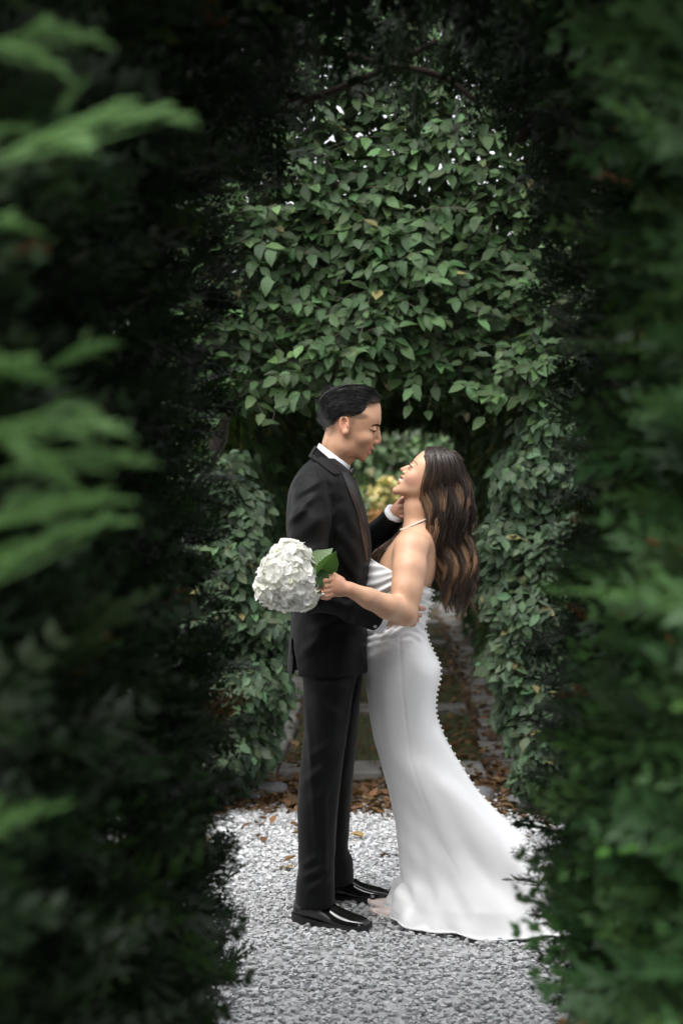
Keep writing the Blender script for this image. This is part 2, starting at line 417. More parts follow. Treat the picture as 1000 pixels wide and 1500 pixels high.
def gravel_mat():
    m, t, b = new_mat('gravel_bed'); L = t.links
    tc = t.nodes.new('ShaderNodeTexCoord')
    v = t.nodes.new('ShaderNodeTexVoronoi'); v.inputs['Scale'].default_value = 70; L.new(tc.outputs['Object'], v.inputs[0])
    cr = t.nodes.new('ShaderNodeValToRGB'); e = cr.color_ramp.elements
    e[0].position = 0.1; e[0].color = (0.36, 0.365, 0.37, 1); e[1].position = 0.9; e[1].color = (0.52, 0.52, 0.52, 1)
    sp = t.nodes.new('ShaderNodeSeparateColor'); L.new(v.outputs['Color'], sp.inputs[0]); L.new(sp.outputs[0], cr.inputs[0])
    L.new(cr.outputs[0], b.inputs['Base Color']); b.inputs['Roughness'].default_value = 0.9
    bp = t.nodes.new('ShaderNodeBump'); bp.inputs['Strength'].default_value = 1.0; bp.inputs['Distance'].default_value = 0.01; bp.invert = True
    L.new(v.outputs['Distance'], bp.inputs['Height']); L.new(bp.outputs[0], b.inputs['Normal'])
    return m
MG = ground_mat()
tag(rect_sheet('ground', -150, 150, -150, 250, -0.012, MG, 2, 2), kind='structure')
tag(rect_sheet('verge', -3.0, 3.0, 6.35, 30, 0.0, MG, 60, 120, 0.006), kind='structure')
tag(rect_sheet('gravel_path', -9, 9, -6, 6.62, 0.002, gravel_mat(), 2, 2), kind='structure')

# loose gravel: crushed stones, nobody could count them
def stone_tmpl(seed):
    r = np.random.default_rng(seed)
    V = np.array([(x, y, z) for x in (-1, 1) for y in (-1, 1) for z in (-1, 1)], float) * r.uniform(0.45, 0.95, (8, 3)); V[:, 0] += 0.25 * V[:, 2] * r.normal(); V *= (1, 0.8, 0.62)
    Fc = np.array([(0, 1, 3, 2), (4, 6, 7, 5), (0, 4, 5, 1), (2, 3, 7, 6), (0, 2, 6, 4), (1, 5, 7, 3)])
    Fc = np.vstack([Fc[:, [0, 1, 2]], Fc[:, [0, 2, 3]]]); return V, Fc
def rand_rot(n, tilt=3.2):
    a = rng.uniform(0, 6.283, n); ax = rng.normal(size=(n, 3)); ax /= np.linalg.norm(ax, axis=1, keepdims=True)
    th = rng.uniform(0, tilt, n); K = np.zeros((n, 3, 3))
    K[:, 0, 1] = -ax[:, 2]; K[:, 0, 2] = ax[:, 1]; K[:, 1, 0] = ax[:, 2]; K[:, 1, 2] = -ax[:, 0]; K[:, 2, 0] = -ax[:, 1]; K[:, 2, 1] = ax[:, 0]
    Rx = np.eye(3) + np.sin(th)[:, None, None] * K + (1 - np.cos(th))[:, None, None] * (K @ K)
    Rz = np.zeros((n, 3, 3)); Rz[:, 0, 0] = np.cos(a); Rz[:, 0, 1] = -np.sin(a); Rz[:, 1, 0] = np.sin(a); Rz[:, 1, 1] = np.cos(a); Rz[:, 2, 2] = 1
    return Rx @ Rz
N = 27000
gp = np.stack([rng.uniform(-1.25, 1.25, N), rng.uniform(3.55, 6.95, N), np.zeros(N)], 1)
edge = 6.50 + 0.10 * np.sin(gp[:, 0] * 5) + 0.05 * np.sin(gp[:, 0] * 13 + 1)
keep = (gp[:, 1] < edge) | (rng.uniform(size=N) < np.exp(-(gp[:, 1] - edge) / 0.12) * 0.8)
gp = gp[keep]; N = len(gp)
sz = rng.uniform(0.0062, 0.0108, N) * rng.choice([1, 1, 1, 1.3], N); gp[:, 2] = 0.004 + sz * rng.uniform(-0.1, 0.75, N)
gl = rng.choice([0.33, 0.42, 0.49, 0.54, 0.60], N, p=[.07, .20, .33, .28, .12])[:, None] * rng.uniform(0.85, 1.12, (N, 1))
gcol = gl * 0.92 * np.array([0.985, 1.0, 1.015]) * (1 + rng.normal(0, 0.012, (N, 3)))
V, Fc, Cc, _ = scatter([stone_tmpl(i) for i in range(6)], rng.integers(0, 6, N), gp, rand_rot(N, 0.5), sz, gcol)
M_STONE = pmat('crushed_stone', src='col', rough=0.9, spec=0.2, noise=(90, 0.1))
tag(mk('gravel', V, Fc, M_STONE, smooth=False, col=Cc), 'loose pale grey crushed stone gravel around the couple', 'gravel', kind='stuff')

# path beyond the hedge: stone slabs with turf between
M_SLAB = pmat('weathered_slab', src='obj', rough=0.85, spec=0.3, bump=(35, 0.5, 0.006), noise=(14, 0.25))
path = rect_sheet('path', -0.9, 0.72, 7.15, 24, 0.006, MG, 24, 160, 0.003); tag(path, kind='structure')
def slab(x0, x1, y0, y1, h=0.035):
    c = 0.012; V = []
    jx = rng.normal(0, 0.008, 4); jy = rng.normal(0, 0.01, 4); tl = rng.normal(0, 0.004, 4)
    base = [(x0, y0), (x1, y0), (x1, y1), (x0, y1)]
    for lev in range(3):
        ins = (0, 0, c)[lev]; zz = (-0.02, h - c * 0.6, h)[lev]
        for q, (x, y) in enumerate(base):
            sx = 1 if q in (0, 3) else -1; sy = 1 if q in (0, 1) else -1
            V.append((x + jx[q] + sx * ins, y + jy[q] + sy * ins, zz + (tl[q] if lev else 0)))
    Fc = [(i + l * 4, (i + 1) % 4 + l * 4, (i + 1) % 4 + l * 4 + 4, i + l * 4 + 4) for l in (0, 1) for i in range(4)] + [(8, 9, 10, 11)]
    o = mk('paving_stone', np.array(V), np.array(Fc), M_SLAB, path, smooth=False)
    g = rng.uniform(0.16, 0.22); o.color = (g * 1.04, g, g * 0.93, 1)
for i in range(8):                                             # cross stones
    y0 = 7.22 + 2.02 * i
    for a, b in ((-0.60, -0.09), (-0.07, 0.45)):
        slab(a, b, y0 + rng.normal(0, 0.01), y0 + 0.30)
for side, (a, b) in (('l', (-0.82, -0.635)), ('r', (0.49, 0.65))):   # edging slabs
    y = 7.25
    while y < 22:
        Ls = rng.uniform(0.34, 0.62); e = rng.normal(0, .02); slab(a + e, b + e + rng.normal(0, .02), y, y + Ls - rng.uniform(.03, .10), rng.uniform(.018, .034)); y += Ls
# turf cells
def blade_field(name, cells, n, label):
    tv = np.array([(-0.5, 0, 0), (0.5, 0, 0), (0.3, 0.12, 0.6), (-0.3, 0.12, 0.6), (0, 0.4, 1.0)], float)
    ar = np.array([(c[1] - c[0]) * (c[3] - c[2]) / c[2] ** 2 for c in cells]); k = rng.choice(len(cells), n, p=ar / ar.sum())
    C = np.array(cells)[k]; pos = np.stack([rng.uniform(C[:, 0], C[:, 1]), rng.uniform(C[:, 2], C[:, 3]), np.full(n, 0.004)], 1)
    h = rng.uniform(0.014, 0.036, n); s = np.stack([rng.uniform(0.003, 0.006, n), h * 0.7, h], 1)
    a = rng.uniform(0, 6.283, n); Rz = np.zeros((n, 3, 3)); Rz[:, 0, 0] = np.cos(a); Rz[:, 0, 1] = -np.sin(a); Rz[:, 1, 0] = np.sin(a); Rz[:, 1, 1] = np.cos(a); Rz[:, 2, 2] = 1
    g = rng.uniform(0.7, 1.25, (n, 1)); dry = (rng.uniform(size=(n, 1)) < 0.16)
    col = np.where(dry, np.array([0.15, 0.12, 0.05]), np.array([0.10, 0.155, 0.05])) * g
    q = np.array([(0, 1, 2, 3)]); t3 = np.array([(3, 2, 4)])
    V1, F1, C1, L1 = scatter([(tv, q)], np.zeros(n, int), pos, Rz, s, col)
    F2 = (t3[None] + (np.arange(n) * 5)[:, None, None]).reshape(-1, 3)
    tag(mk(name, V1, [F1, F2], leaf_mat('turf_blade', 'col', 0.6, 0.25, False), smooth=False, col=C1), label, 'grass', kind='stuff')
cells = []
for i in range(7):
    y0 = 7.22 + 2.02 * i + 0.32; cells.append((-0.60, 0.45, y0 + 0.02, y0 + 1.66))
blade_field('grass', cells, 18000, 'short turf growing in cells between the path stones')

# rocks at the path mouth
M_ROCK = pmat('field_rock', (0.16, 0.16, 0.165), 0.9, 0.3, bump=(25, 0.7, 0.01), noise=(18, 0.3))
def rock(px, py, sx, sy, sz, label, seed):
    r = np.random.default_rng(seed); n, m = 9, 16; th = np.linspace(0, np.pi, n); ph = np.arange(m) * 2 * np.pi / m
    D = np.stack([np.sin(th)[:, None] * np.cos(ph), np.sin(th)[:, None] * np.sin(ph), np.cos(th)[:, None] * np.ones(m)], -1)
    P = D * (1 + 0.16 * vnoise(D * 1.0, 3.0, seed) + 0.06 * vnoise(D, 8.0, seed + 1))[..., None]
    P = np.sign(P) * np.abs(P) ** 0.8 * (sx, sy, sz); c = G(px, py); c[2] = sz * 0.25
    V, Fc = loft_rings(P + c); tag(mk('rock', V, Fc, M_ROCK, smooth=True), label, 'rock')
rock(700, 1172, 0.085, 0.07, 0.055, 'blunt grey rock beside the wedding train at the path mouth', 3)
rock(768, 1180, 0.09, 0.08, 0.04, 'low flat grey rock at the foot of the broadleaf hedge beyond the train', 5)
rock(352, 1168, 0.10, 0.08, 0.045, 'flat grey rock among brown leaves at the foot of the hedge behind the groom', 8)
rock(395, 1160, 0.09, 0.07, 0.035, 'small low grey rock in brown leaves behind the groom\'s calf', 9)

# fallen leaves
DRY = [leaf_tmpl(f, d, wd, jag=0.25, twist=tw, seed=i) for i, (f, d, wd, tw) in enumerate([(0.5, 0.3, .32, .3), (-0.4, -0.35, .36, -.5), (0.8, -0.2, .3, .6), (0.3, 0.5, .38, -.3)])]
def litter_spots(n, r):
    o = []
    while len(o) < n:
        u = r.uniform()
        if u < 0.42: p = (r.uniform(-1.0, 0.95), 6.45 + abs(r.normal(0, 0.32)) * (1 if r.uniform() < .8 else -0.5))
        elif u < 0.56: p = (r.uniform(-0.9, 0.8), r.uniform(5.4, 6.5))
        elif u < 0.82: p = (0.50 + r.normal(0, 0.12), 7.0 + 9 * r.uniform() ** 1.6)
        elif u < 0.92: p = (-0.64 + r.normal(0, 0.13), 7.0 + 6 * r.uniform() ** 1.6)
        else: p = (r.uniform(-0.6, 0.45), r.uniform(7.0, 11))
        o.append(p)
    return np.array(o)
def dry_cols(n, r):
    base = np.array([(0.26, 0.135, 0.065), (0.20, 0.11, 0.06), (0.30, 0.19, 0.10), (0.15, 0.09, 0.05), (0.36, 0.25, 0.11)])
    return base[r.choice(5, n, p=[.3, .25, .2, .15, .1])] * r.uniform(0.55, 0.95, (n, 1))
NL = 290; lp = litter_spots(NL, rng); lcol = dry_cols(NL, rng)
M_DRY = leaf_mat('dry_leaf', 'obj', 0.7, 0.15, True, 0.25); M_DRY2 = leaf_mat('dry_leaf_litter', 'col', 0.7, 0.15, True, 0.25)
dry_me = [mesh_data('fallen_leaf', v, f, M_DRY, lc=v) for v, f in DRY]
rr = rand_rot(NL, 0.5)
for i in range(NL):
    o = bpy.data.objects.new('fallen_leaf', dry_me[i % 4]); COL.objects.link(o)
    s = rng.uniform(0.045, 0.08); zz = 0.020 if lp[i, 1] < 6.9 else (0.047 if rng.uniform() < .5 else 0.03)
    M4 = np.eye(4); M4[:3, :3] = rr[i] * s; M4[:3, 3] = (lp[i, 0], lp[i, 1], zz); o.matrix_world = Matrix(M4); o.color = (*lcol[i], 1)
    tag(o, 'curled brown fallen leaf lying on the ground by the path mouth', 'leaf', 'fallen leaves along the path')
n2 = 2600; lp2 = litter_spots(n2, np.random.default_rng(99)); lp2 = np.column_stack([lp2, np.where(lp2[:, 1] < 7.1, 0.012, 0.028)]); lp2 = lp2[lp2[:, 1] > 6.4]
n2 = len(lp2)
V, Fc, Cc, Lc = scatter(DRY, rng.integers(0, 4, n2), lp2, rand_rot(n2, 0.45), rng.uniform(0.03, 0.07, n2), dry_cols(n2, rng) * 0.8)
tag(mk('leaf_litter', V, Fc, M_DRY2, col=Cc, lc=Lc), 'thin layer of brown leaf litter between gravel and path', 'leaf litter', kind='stuff')

# ================================================================ VEGETATION
M_LEAF_O = leaf_mat('hornbeam_leaf', 'obj', 0.5, 0.22, spec=0.32); M_LEAF_C = leaf_mat('hornbeam_foliage', 'col', 0.5, 0.22, spec=0.32)
M_FAR = leaf_mat('far_foliage', 'col', 0.5, 0.3, False)
M_BARK = pmat('grey_bark', (0.10, 0.085, 0.07), 0.9, 0.2, bump=(30, 0.8, 0.01), noise=(12, 0.35))
M_TWIG = pmat('dark_twig', (0.035, 0.026, 0.02), 0.9, 0.2, bump=(60, 0.6, 0.004))
_st = (0, .1, .22, .36, .5, .64, .77, .89, 1.0)
LEAVES = [leaf_tmpl(0.30, 0.25, .30, _st, .07, seed=1), leaf_tmpl(0.55, 0.10, .27, _st, .07, .5, 2), leaf_tmpl(0.12, 0.42, .33, _st, .09, -.6, 3), leaf_tmpl(0.42, -0.15, .29, _st, .07, .3, 4)]
LEAVES_LO = [leaf_tmpl(0.25, 0.25, .31, (0, .35, .75, 1.0)), leaf_tmpl(0.4, 0.05, .33, (0, .35, .75, 1.0), twist=.4)]
LEAVES_X = [leaf_tmpl(0.3, 0.25, .32, (0, .45, 1.0)), leaf_tmpl(0.45, 0.05, .34, (0, .45, 1.0), twist=.4)]
LEAF_ME = [mesh_data('leaf', v, f, M_LEAF_O, lc=v) for v, f in LEAVES]
def leaf_dirs(n, out, spread=0.45, down=1.0):
    nrm = np.asarray(out, float) + rng.normal(0, spread, (n, 3)); nrm[:, 2] += 0.45
    tip = np.array([0, -0.15, -down]) + rng.normal(0, 0.5, (n, 3)); tip[:, 0] += rng.choice([-0.5, 0.5], n)
    return rot_from(nrm, tip)
def leaf_cols(n, base, var=0.28, yellow=0.02):
    g = np.exp(rng.normal(0, var, (n, 1))); c = np.array(base) * g * (1 + rng.normal(0, 0.07, (n, 3)))
    yl = rng.uniform(size=n) < yellow; c[yl] = np.array([0.19, 0.17, 0.07]) * rng.uniform(0.7, 1.2, (int(yl.sum()), 1))
    return np.clip(c, 0.005, 1)
def foliage(parent, P, size, out, base, n_obj, vis, yellow=0.02, spread=0.45, mat=None, lo=True, given=None, var=0.28):
    """n_obj best-seen leaves (index order by vis) as objects, the rest as one stuff part"""
    n = len(P); Rm = leaf_dirs(n, out, spread); s = rng.uniform(size[0], size[1], n); col = leaf_cols(n, base, var, yellow=yellow)
    if given is not None: Rm[-len(given):] = given
    order = np.argsort(vis); ob = order[:n_obj]; rest = order[n_obj:]
    for i in ob:
        o = bpy.data.objects.new('leaf', LEAF_ME[int(rng.integers(4))]); COL.objects.link(o); o.parent = parent
        M4 = np.eye(4); M4[:3, :3] = Rm[i] * s[i]; M4[:3, 3] = P[i]; o.matrix_local = Matrix(M4); o.color = (*col[i], 1)
    T = LEAVES_LO if lo else LEAVES
    V, Fc, Cc, Lc = scatter(T, rng.integers(0, len(T), len(rest)), P[rest], Rm[rest], s[rest], col[rest])
    tag(mk('foliage', V, Fc, mat or M_LEAF_C, parent, col=Cc, lc=Lc), kind='stuff')
def twigs(parent, n, lo, hi, name='branch', r=(0.006, 0.012), L=(0.4, 0.9), mat=None, vertical=0.8):
    for _ in range(n):
        p = np.array([rng.uniform(lo[i], hi[i]) for i in range(3)]); d = rng.normal(0, 0.5, 3) * (.4, .15, 1); d[2] = abs(d[2]) + vertical; d /= np.linalg.norm(d)
        l = rng.uniform(*L); pts = [p + d * l * t + rng.normal(0, 0.04, 3) * (t > 0) for t in (0, .33, .66, 1)]
        tube_obj(name, pts, [rng.uniform(*r), 0.003], mat or M_BARK, parent, 10, 6)

# ---- hornbeam arch over the path mouth
HB = (0.046, 0.086, 0.032)
arch = empty('hornbeam_arch', 'broadleaf hornbeam arch clipped over the path behind the couple', 'hedge arch')
N = 13500
px = rng.uniform(190, 950, N); py = rng.uniform(-60, 640, N)
lowb = np.interp(px, [200, 330, 360, 400, 440, 480, 520, 560, 600, 650, 700, 740, 770, 820, 900], [640, 612, 598, 585, 590, 585, 572, 556, 556, 566, 574, 592, 612, 630, 640]) + 10 * np.sin(px * 0.09) + rng.normal(0, 7, N)
dep = rng.uniform(0.16, 0.62, N)
Yf = 6.36 + 0.07 * np.sin(px * 0.021 + py * 0.013) + 0.05 * np.sin(px * 0.05 - py * 0.031)
keep = py < lowb - dep * 18
# thin spots where the sky glints through
hx, hy = np.array([575, 600, 545, 478, 520, 640, 455, 610, 660, 480, 590, 700, 430, 560, 505]), np.array([300, 192, 360, 420, 345, 330, 260, 240, 415, 470, 140, 235, 170, 120, 440])
dens = np.ones(N)
for a, b in zip(hx, hy): dens *= 1 - 0.5 * np.exp(-((px - a) ** 2 + (py - b) ** 2) / 11 ** 2)
keep &= rng.uniform(size=N) < dens
px, py, dep, Yf = px[keep], py[keep], dep[keep], Yf[keep]
P = W(px, py, Yf + dep)
# leafy shoots on the clipped face: leaves set alternately along short arching twigs
SP, SR, TW = [], [], []
for _ in range(1350):
    x, y = rng.uniform(230, 900), rng.uniform(-40, 600)
    if y > np.interp(x, [200, 330, 360, 400, 440, 480, 520, 560, 600, 650, 700, 740, 770, 820, 900], [640, 600, 585, 572, 576, 570, 558, 542, 542, 552, 560, 578, 600, 620, 640]): continue
    if np.sin(x * .031 + 1) * np.sin(y * .037 + x * .011) + rng.normal(0, .55) < -0.45: continue
    p = W(x, y, 6.40 + 0.07 * np.sin(x * 0.021 + y * 0.013) + rng.uniform(-.04, .09)); d = np.array([rng.normal(0, .8), -rng.uniform(.05, .4), rng.normal(.0, .5)]); d /= np.linalg.norm(d)
    k = int(rng.integers(4, 9)); L = rng.uniform(.13, .26); tw = []
    for i in range(k):
        u = (i + .6) / k; q = p + d * L * u + np.array([0, 0, -.10 * L * u * u * 2]); s_ = 1 if i % 2 else -1
        side = np.cross(d, [0, 0, 1.0]); side /= np.linalg.norm(side) + 1e-6
        tip = d * .45 + side * s_ * .75 + np.array([0, -.1, -.55]) + rng.normal(0, .22, 3); nr = np.array([0, -.75, .75]) + side * s_ * -.1 + rng.normal(0, .30, 3)
        SP.append(q); SR.append(rot_from(nr[None], tip[None])[0]); tw.append(q)
    TW.append(curve_s(np.array([p - d * .05] + tw), 6))
SP = np.array(SP); SR = np.array(SR); pxs = proj(SP)
P = np.vstack([P, SP]); vis = np.concatenate([5 + dep, SP[:, 1] - 6.3 + 10.0 * ((pxs[:, 0] < 330) | (pxs[:, 0] > 800) | (pxs[:, 1] < 190))])
foliage(arch, P, (0.050, 0.092), (0, -1, 0.25), HB, 300, vis, 0.010, spread=0.55, given=SR, var=0.36)
V, Fc = tubes(np.array(TW), np.full((len(TW), 6), .0016), 3); tag(mk('twigs', V, Fc, M_BARK, arch), kind='stuff')
twigs(arch, 26, (-1.0, 6.55, 1.95), (0.9, 6.9, 2.6), r=(0.005, 0.011), vertical=0.5)
for pts in ([(-0.95, 6.75, 0), (-0.93, 6.76, 1.2), (-0.8, 6.75, 1.9), (-0.45, 6.74, 2.35), (0.1, 6.72, 2.5)], [(0.92, 6.75, 0), (0.9, 6.74, 1.2), (0.75, 6.75, 1.9), (0.4, 6.73, 2.3), (-0.1, 6.75, 2.45)]):
    tube_obj('trunk', pts, [0.035, 0.03, 0.012], M_BARK, arch, 30, 10)

# ---- hornbeam hedges either side of the path mouth
def side_hedge(name, label, poly, sgn):
    h = empty(name, label, 'hedge')
    N = 7000; py = rng.uniform(min(p[1] for p in poly), 1188, N)
    e = np.interp(py, [p[1] for p in poly], [p[0] for p in poly]) + rng.normal(0, 5, N) + 8 * np.sin(py * 0.07)
    dist = rng.uniform(0, 1, N) ** 1.3 * 260; px = e - sgn * dist
    dep = np.where(rng.uniform(size=N) < 0.5, rng.uniform(0, 0.08, N), rng.uniform(0.08, 0.5, N))
    Yf = 6.30 + 0.22 * np.exp(-dist / 25) + 0.05 * np.sin(px * 0.04 + py * 0.027) + 0.04 * np.sin(py * 0.061)
    Yf = np.where(py > 1120, np.maximum(Yf, 6.33), Yf)
    P = W(px, py, Yf + dep); ok = P[:, 2] > 0.06; P = P[ok]; dist = dist[ok]; dep = dep[ok]
    xo = 0.5 * sgn * np.exp(-dist / 30)
    out = np.stack([xo, -np.ones(len(P)), np.full(len(P), 0.35)], 1)
    foliage(h, P, (0.042, 0.076), out, (0.060, 0.098, 0.052), 300, dep + 10 * (dist > 85) + 0.2 * (dist > 60), 0.015, 0.5)
    # return face along the path side, and inner thicket
    n = 2600; q = np.stack([np.zeros(n), rng.uniform(6.5, 7.6, n), rng.uniform(0.12, 1.5, n)], 1)
    q[:, 0] = sgn * -0.62 + (0.05 if sgn < 0 else 0) - sgn * rng.uniform(0, 0.3, n) + 0.03 * np.sin(q[:, 1] * 9 + q[:, 2] * 7)
    V, Fc, Cc, Lc = scatter(LEAVES_LO, rng.integers(0, 2, n), q, leaf_dirs(n, (sgn * 1.0, -0.2, 0.3)), rng.uniform(0.045, 0.075, n), leaf_cols(n, (0.05, 0.09, 0.04)))
    tag(mk('foliage', V, Fc, M_LEAF_C, h, col=Cc, lc=Lc), kind='stuff')
    twigs(h, 14, (min(sgn * -0.75, sgn * -1.3), 6.5, 0.05), (max(sgn * -0.75, sgn * -1.3), 6.9, 0.5), L=(0.6, 1.2), r=(0.006, 0.014))
    return h
side_hedge('hornbeam_hedge', 'leafy green hornbeam hedge beside the path, behind the white bouquet', [(352, 662), (372, 700), (385, 760), (388, 800), (400, 840), (413, 900), (418, 960), (413, 1030), (398, 1090), (382, 1130), (350, 1180)], 1)
side_hedge('hornbeam_hedge', 'leafy green hornbeam hedge beside the path, behind the bride\'s train', [(765, 610), (742, 660), (722, 730), (714, 780), (714, 830), (716, 870), (722, 930), (722, 985), (735, 1030), (742, 1080), (752, 1120), (775, 1180)], -1)
# yellowing sprig leaning out of the right hedge is part of its foliage; pleached trees make the tunnel beyond
def tunnel_tree(sgn, Y, label):
    t = empty('hornbeam_tree', label, 'tree', 'trees roofing the path')
    xb = sgn * 0.98 - 0.06
    tube_obj('trunk', [(xb, Y, 0), (xb + 0.01, Y, 1.0), (xb - sgn * 0.04, Y, 1.9), (xb - sgn * 0.25, Y, 2.5), (xb - sgn * 0.6, Y + 0.1, 2.85)], [0.06, 0.05, 0.045, 0.03, 0.012], M_BARK, t, 24, 10)
    for k in range(5):
        z0 = 1.3 + 0.25 * k; d = rng.normal(0, 0.35, 2)
        tube_obj('branch', [(xb, Y, z0), (xb - sgn * 0.12, Y + d[0] * 0.5, z0 + 0.25), (xb - sgn * 0.3, Y + d[0], z0 + 0.5)], [0.018, 0.006], M_BARK, t, 10, 6)
    n = 5600; u = rng.uniform(size=n); q = np.zeros((n, 3))
    wall = u < 0.50
    q[:, 1] = Y + rng.uniform(-1.15, 1.15, n)
    q[:, 0] = np.where(wall, sgn * (0.66 + np.abs(rng.normal(0, 0.20, n))) - 0.07, sgn * rng.uniform(-0.1, 1.2, n))
    q[:, 2] = np.where(wall, 0.30 + 2.1 * rng.uniform(size=n) ** 0.75, 2.18 + 0.25 * np.abs(q[:, 0]) * -0.6 + np.abs(rng.normal(0, 0.34, n)))
    q[:, 2] += 0.1 * np.sin(q[:, 1] * 6 + q[:, 0] * 4)
    q = q[(q[:, 2] > 0.2)]; n = len(q)
    out = np.where((q[:, 2] > 2.1)[:, None], np.array([0, -0.5, -0.8]), np.array([-sgn * 1.0, -0.5, 0.2]))
    V, Fc, Cc, Lc = scatter(LEAVES_X, rng.integers(0, 2, n), q, leaf_dirs(n, out, 0.6), rng.uniform(0.08, 0.14, n), leaf_cols(n, (0.042, 0.075, 0.027), yellow=0.03))
    tag(mk('crown', V, Fc, M_FAR, t, col=Cc), kind='stuff')
for i, Y in enumerate((8.3, 10.2, 12.1, 13.9)):
    nth = ('first', 'second', 'third', 'last')[i]
    tunnel_tree(-1, Y, nth + ' pleached hornbeam tree in the row behind the groom')
    tunnel_tree(1, Y, nth + ' pleached hornbeam tree in the row behind the bride')
# leafy masses; the two dark side trees are added to keep light out
def far_mass(name, label, cat, c, r, n, base, size, yellow=0.0, mat=None, trunk=True):
    t = empty(name, label, cat); c = np.array(c); r = np.array(r)
    d = rng.normal(size=(n, 3)); d /= np.linalg.norm(d, axis=1, keepdims=True)
    rad = rng.uniform(0.55, 1.0, (n, 1)) ** 0.6 * (1 + 0.18 * vnoise(d, 5.0, int(c[1] * 10))[:, None])
    q = c + d * rad * r; ok = q[:, 2] > 0.03; q = q[ok]; d = d[ok]; n = len(q)
    V, Fc, Cc, Lc = scatter(LEAVES_X, rng.integers(0, 2, n), q, leaf_dirs(n, d, 0.6), rng.uniform(size[0], size[1], n), leaf_cols(n, base, yellow=yellow))
    tag(mk('crown', V, Fc, M_FAR, t, col=Cc), kind='stuff')
    if trunk:
        for k in range(4):
            a = rng.uniform(0, 6.28); b = c.copy(); b[2] = 0
            tube_obj('stem', [b, b + (0.1 * np.cos(a), 0.1 * np.sin(a), c[2] * 0.5), c + (0.4 * r[0] * np.cos(a), 0.4 * r[1] * np.sin(a), 0.2 * r[2])], [0.03, 0.008], M_BARK, t, 10, 6)
far_mass('shrub', 'pale green leafy shrub closing the far end of the path', 'shrub', (-0.05, 18.6, 1.6), (1.6, 0.9, 1.9), 6500, (0.085, 0.135, 0.065), (0.12, 0.20), 0.03)
far_mass('shrub', 'grey green rounded shrub low beside the groom\'s lapel at the path end', 'shrub', (-0.44, 16.4, 0.75), (0.28, 0.35, 0.72), 900, (0.15, 0.20, 0.14), (0.07, 0.12))
far_mass('shrub', 'shrub of pale yellow blossom seen between the two faces', 'shrub', (-0.08, 17.3, 1.25), (0.36, 0.3, 0.42), 300, (0.42, 0.35, 0.15), (0.09, 0.15))
far_mass('shrub', 'low rust brown shrub behind the groom\'s raised hand', 'shrub', (-0.10, 16.0, 0.72), (0.34, 0.3, 0.62), 800, (0.27, 0.125, 0.04), (0.06, 0.10))
far_mass('tree', 'broad mid green tree rising behind the pale shrub at the path end', 'tree', (0.2, 24, 3.0), (4.5, 1.5, 3.6), 7000, (0.06, 0.10, 0.045), (0.22, 0.36))
far_mass('tree', 'dark tree standing behind the tunnel on the groom\'s side', 'tree', (-2.6, 13.5, 2.2), (1.4, 3.6, 2.3), 5200, (0.04, 0.075, 0.03), (0.12, 0.2))
far_mass('tree', 'dark tree standing behind the tunnel on the bride\'s side', 'tree', (2.5, 13.5, 2.2), (1.4, 3.6, 2.3), 5200, (0.04, 0.075, 0.03), (0.12, 0.2))

# ---- clipped cypress hedge the picture is taken through
def frond_tmpl(nb, sub, seed, w=0.055):
    r = np.random.default_rng(seed); V = []; Fc = []
    def dia(p, d, L, wd, z0, z1):
        d = np.array(d) / np.hypot(*d); nn = np.array([-d[1], d[0]]); b = len(V)
        a = np.array(p); V.extend([(*a, z0), (*(a + d * L * 0.45 + nn * wd), (z0 + z1) / 2 + 0.01), (*(a + d * L), z1), (*(a + d * L * 0.45 - nn * wd), (z0 + z1) / 2 - 0.01)])
        Fc.append((b, b + 1, b + 2, b + 3))
    zf = lambda t: -0.22 * t * t
    dia((0, 0), (0, 1), 1.0, 0.018, 0, zf(1))
    for i in range(nb):
        t = 0.08 + 0.86 * i / (nb - 1)
        for s in (-1, 1):
            L = (0.50 * (1 - t) ** 0.8 + 0.10) * r.uniform(0.75, 1.15); ang = R(r.uniform(28, 50)); d = (s * math.sin(ang), math.cos(ang))
            dz = r.normal(0, 0.04) - 0.08 * L
            dia((0, t), d, L, w * 0.62, zf(t), zf(t) + dz)
            for j in range(sub):
                u = 0.22 + 0.66 * j / max(sub - 1, 1); q = (d[0] * L * u, t + d[1] * L * u)
                for s2 in (-1, 1):
                    a2 = ang * s + s2 * R(r.uniform(25, 42)); dia(q, (math.sin(a2), math.cos(a2)), L * (0.42 * (1 - u) + 0.16), w * 0.42, zf(t) + dz * u, zf(t) + dz * u - 0.02)
    return np.array(V), np.array(Fc)
FR_HI = [frond_tmpl(6, 2, i) for i in range(3)]; FR_LO = [frond_tmpl(5, 1, 10 + i, 0.07) for i in range(3)]
M_CYP = leaf_mat('cypress_foliage', 'col', 0.5, 0.12, False, 0.3); M_CYP_O = leaf_mat('cypress_frond', 'obj', 0.5, 0.15, False, 0.3)
M_CORE = pmat('hedge_light_block', (0.010, 0.009, 0.006), 1.0, 0.05, bump=(40, 1.0, 0.03), noise=(9, 0.5))
def cyp_cols(n, brown=0.025):
    g = np.exp(rng.normal(0, 0.30, (n, 1))); c = np.array([0.016, 0.036, 0.012]) * g * (1 + rng.normal(0, 0.06, (n, 3)))
    new = rng.uniform(size=n) < 0.12; c[new] = c[new] * np.array([2.0, 2.0, 1.5])
    br = rng.uniform(size=n) < brown; c[br] = np.array([0.16, 0.075, 0.03]) * rng.uniform(0.6, 1.2, (int(br.sum()), 1))
    return np.clip(c, 0.004, 1)
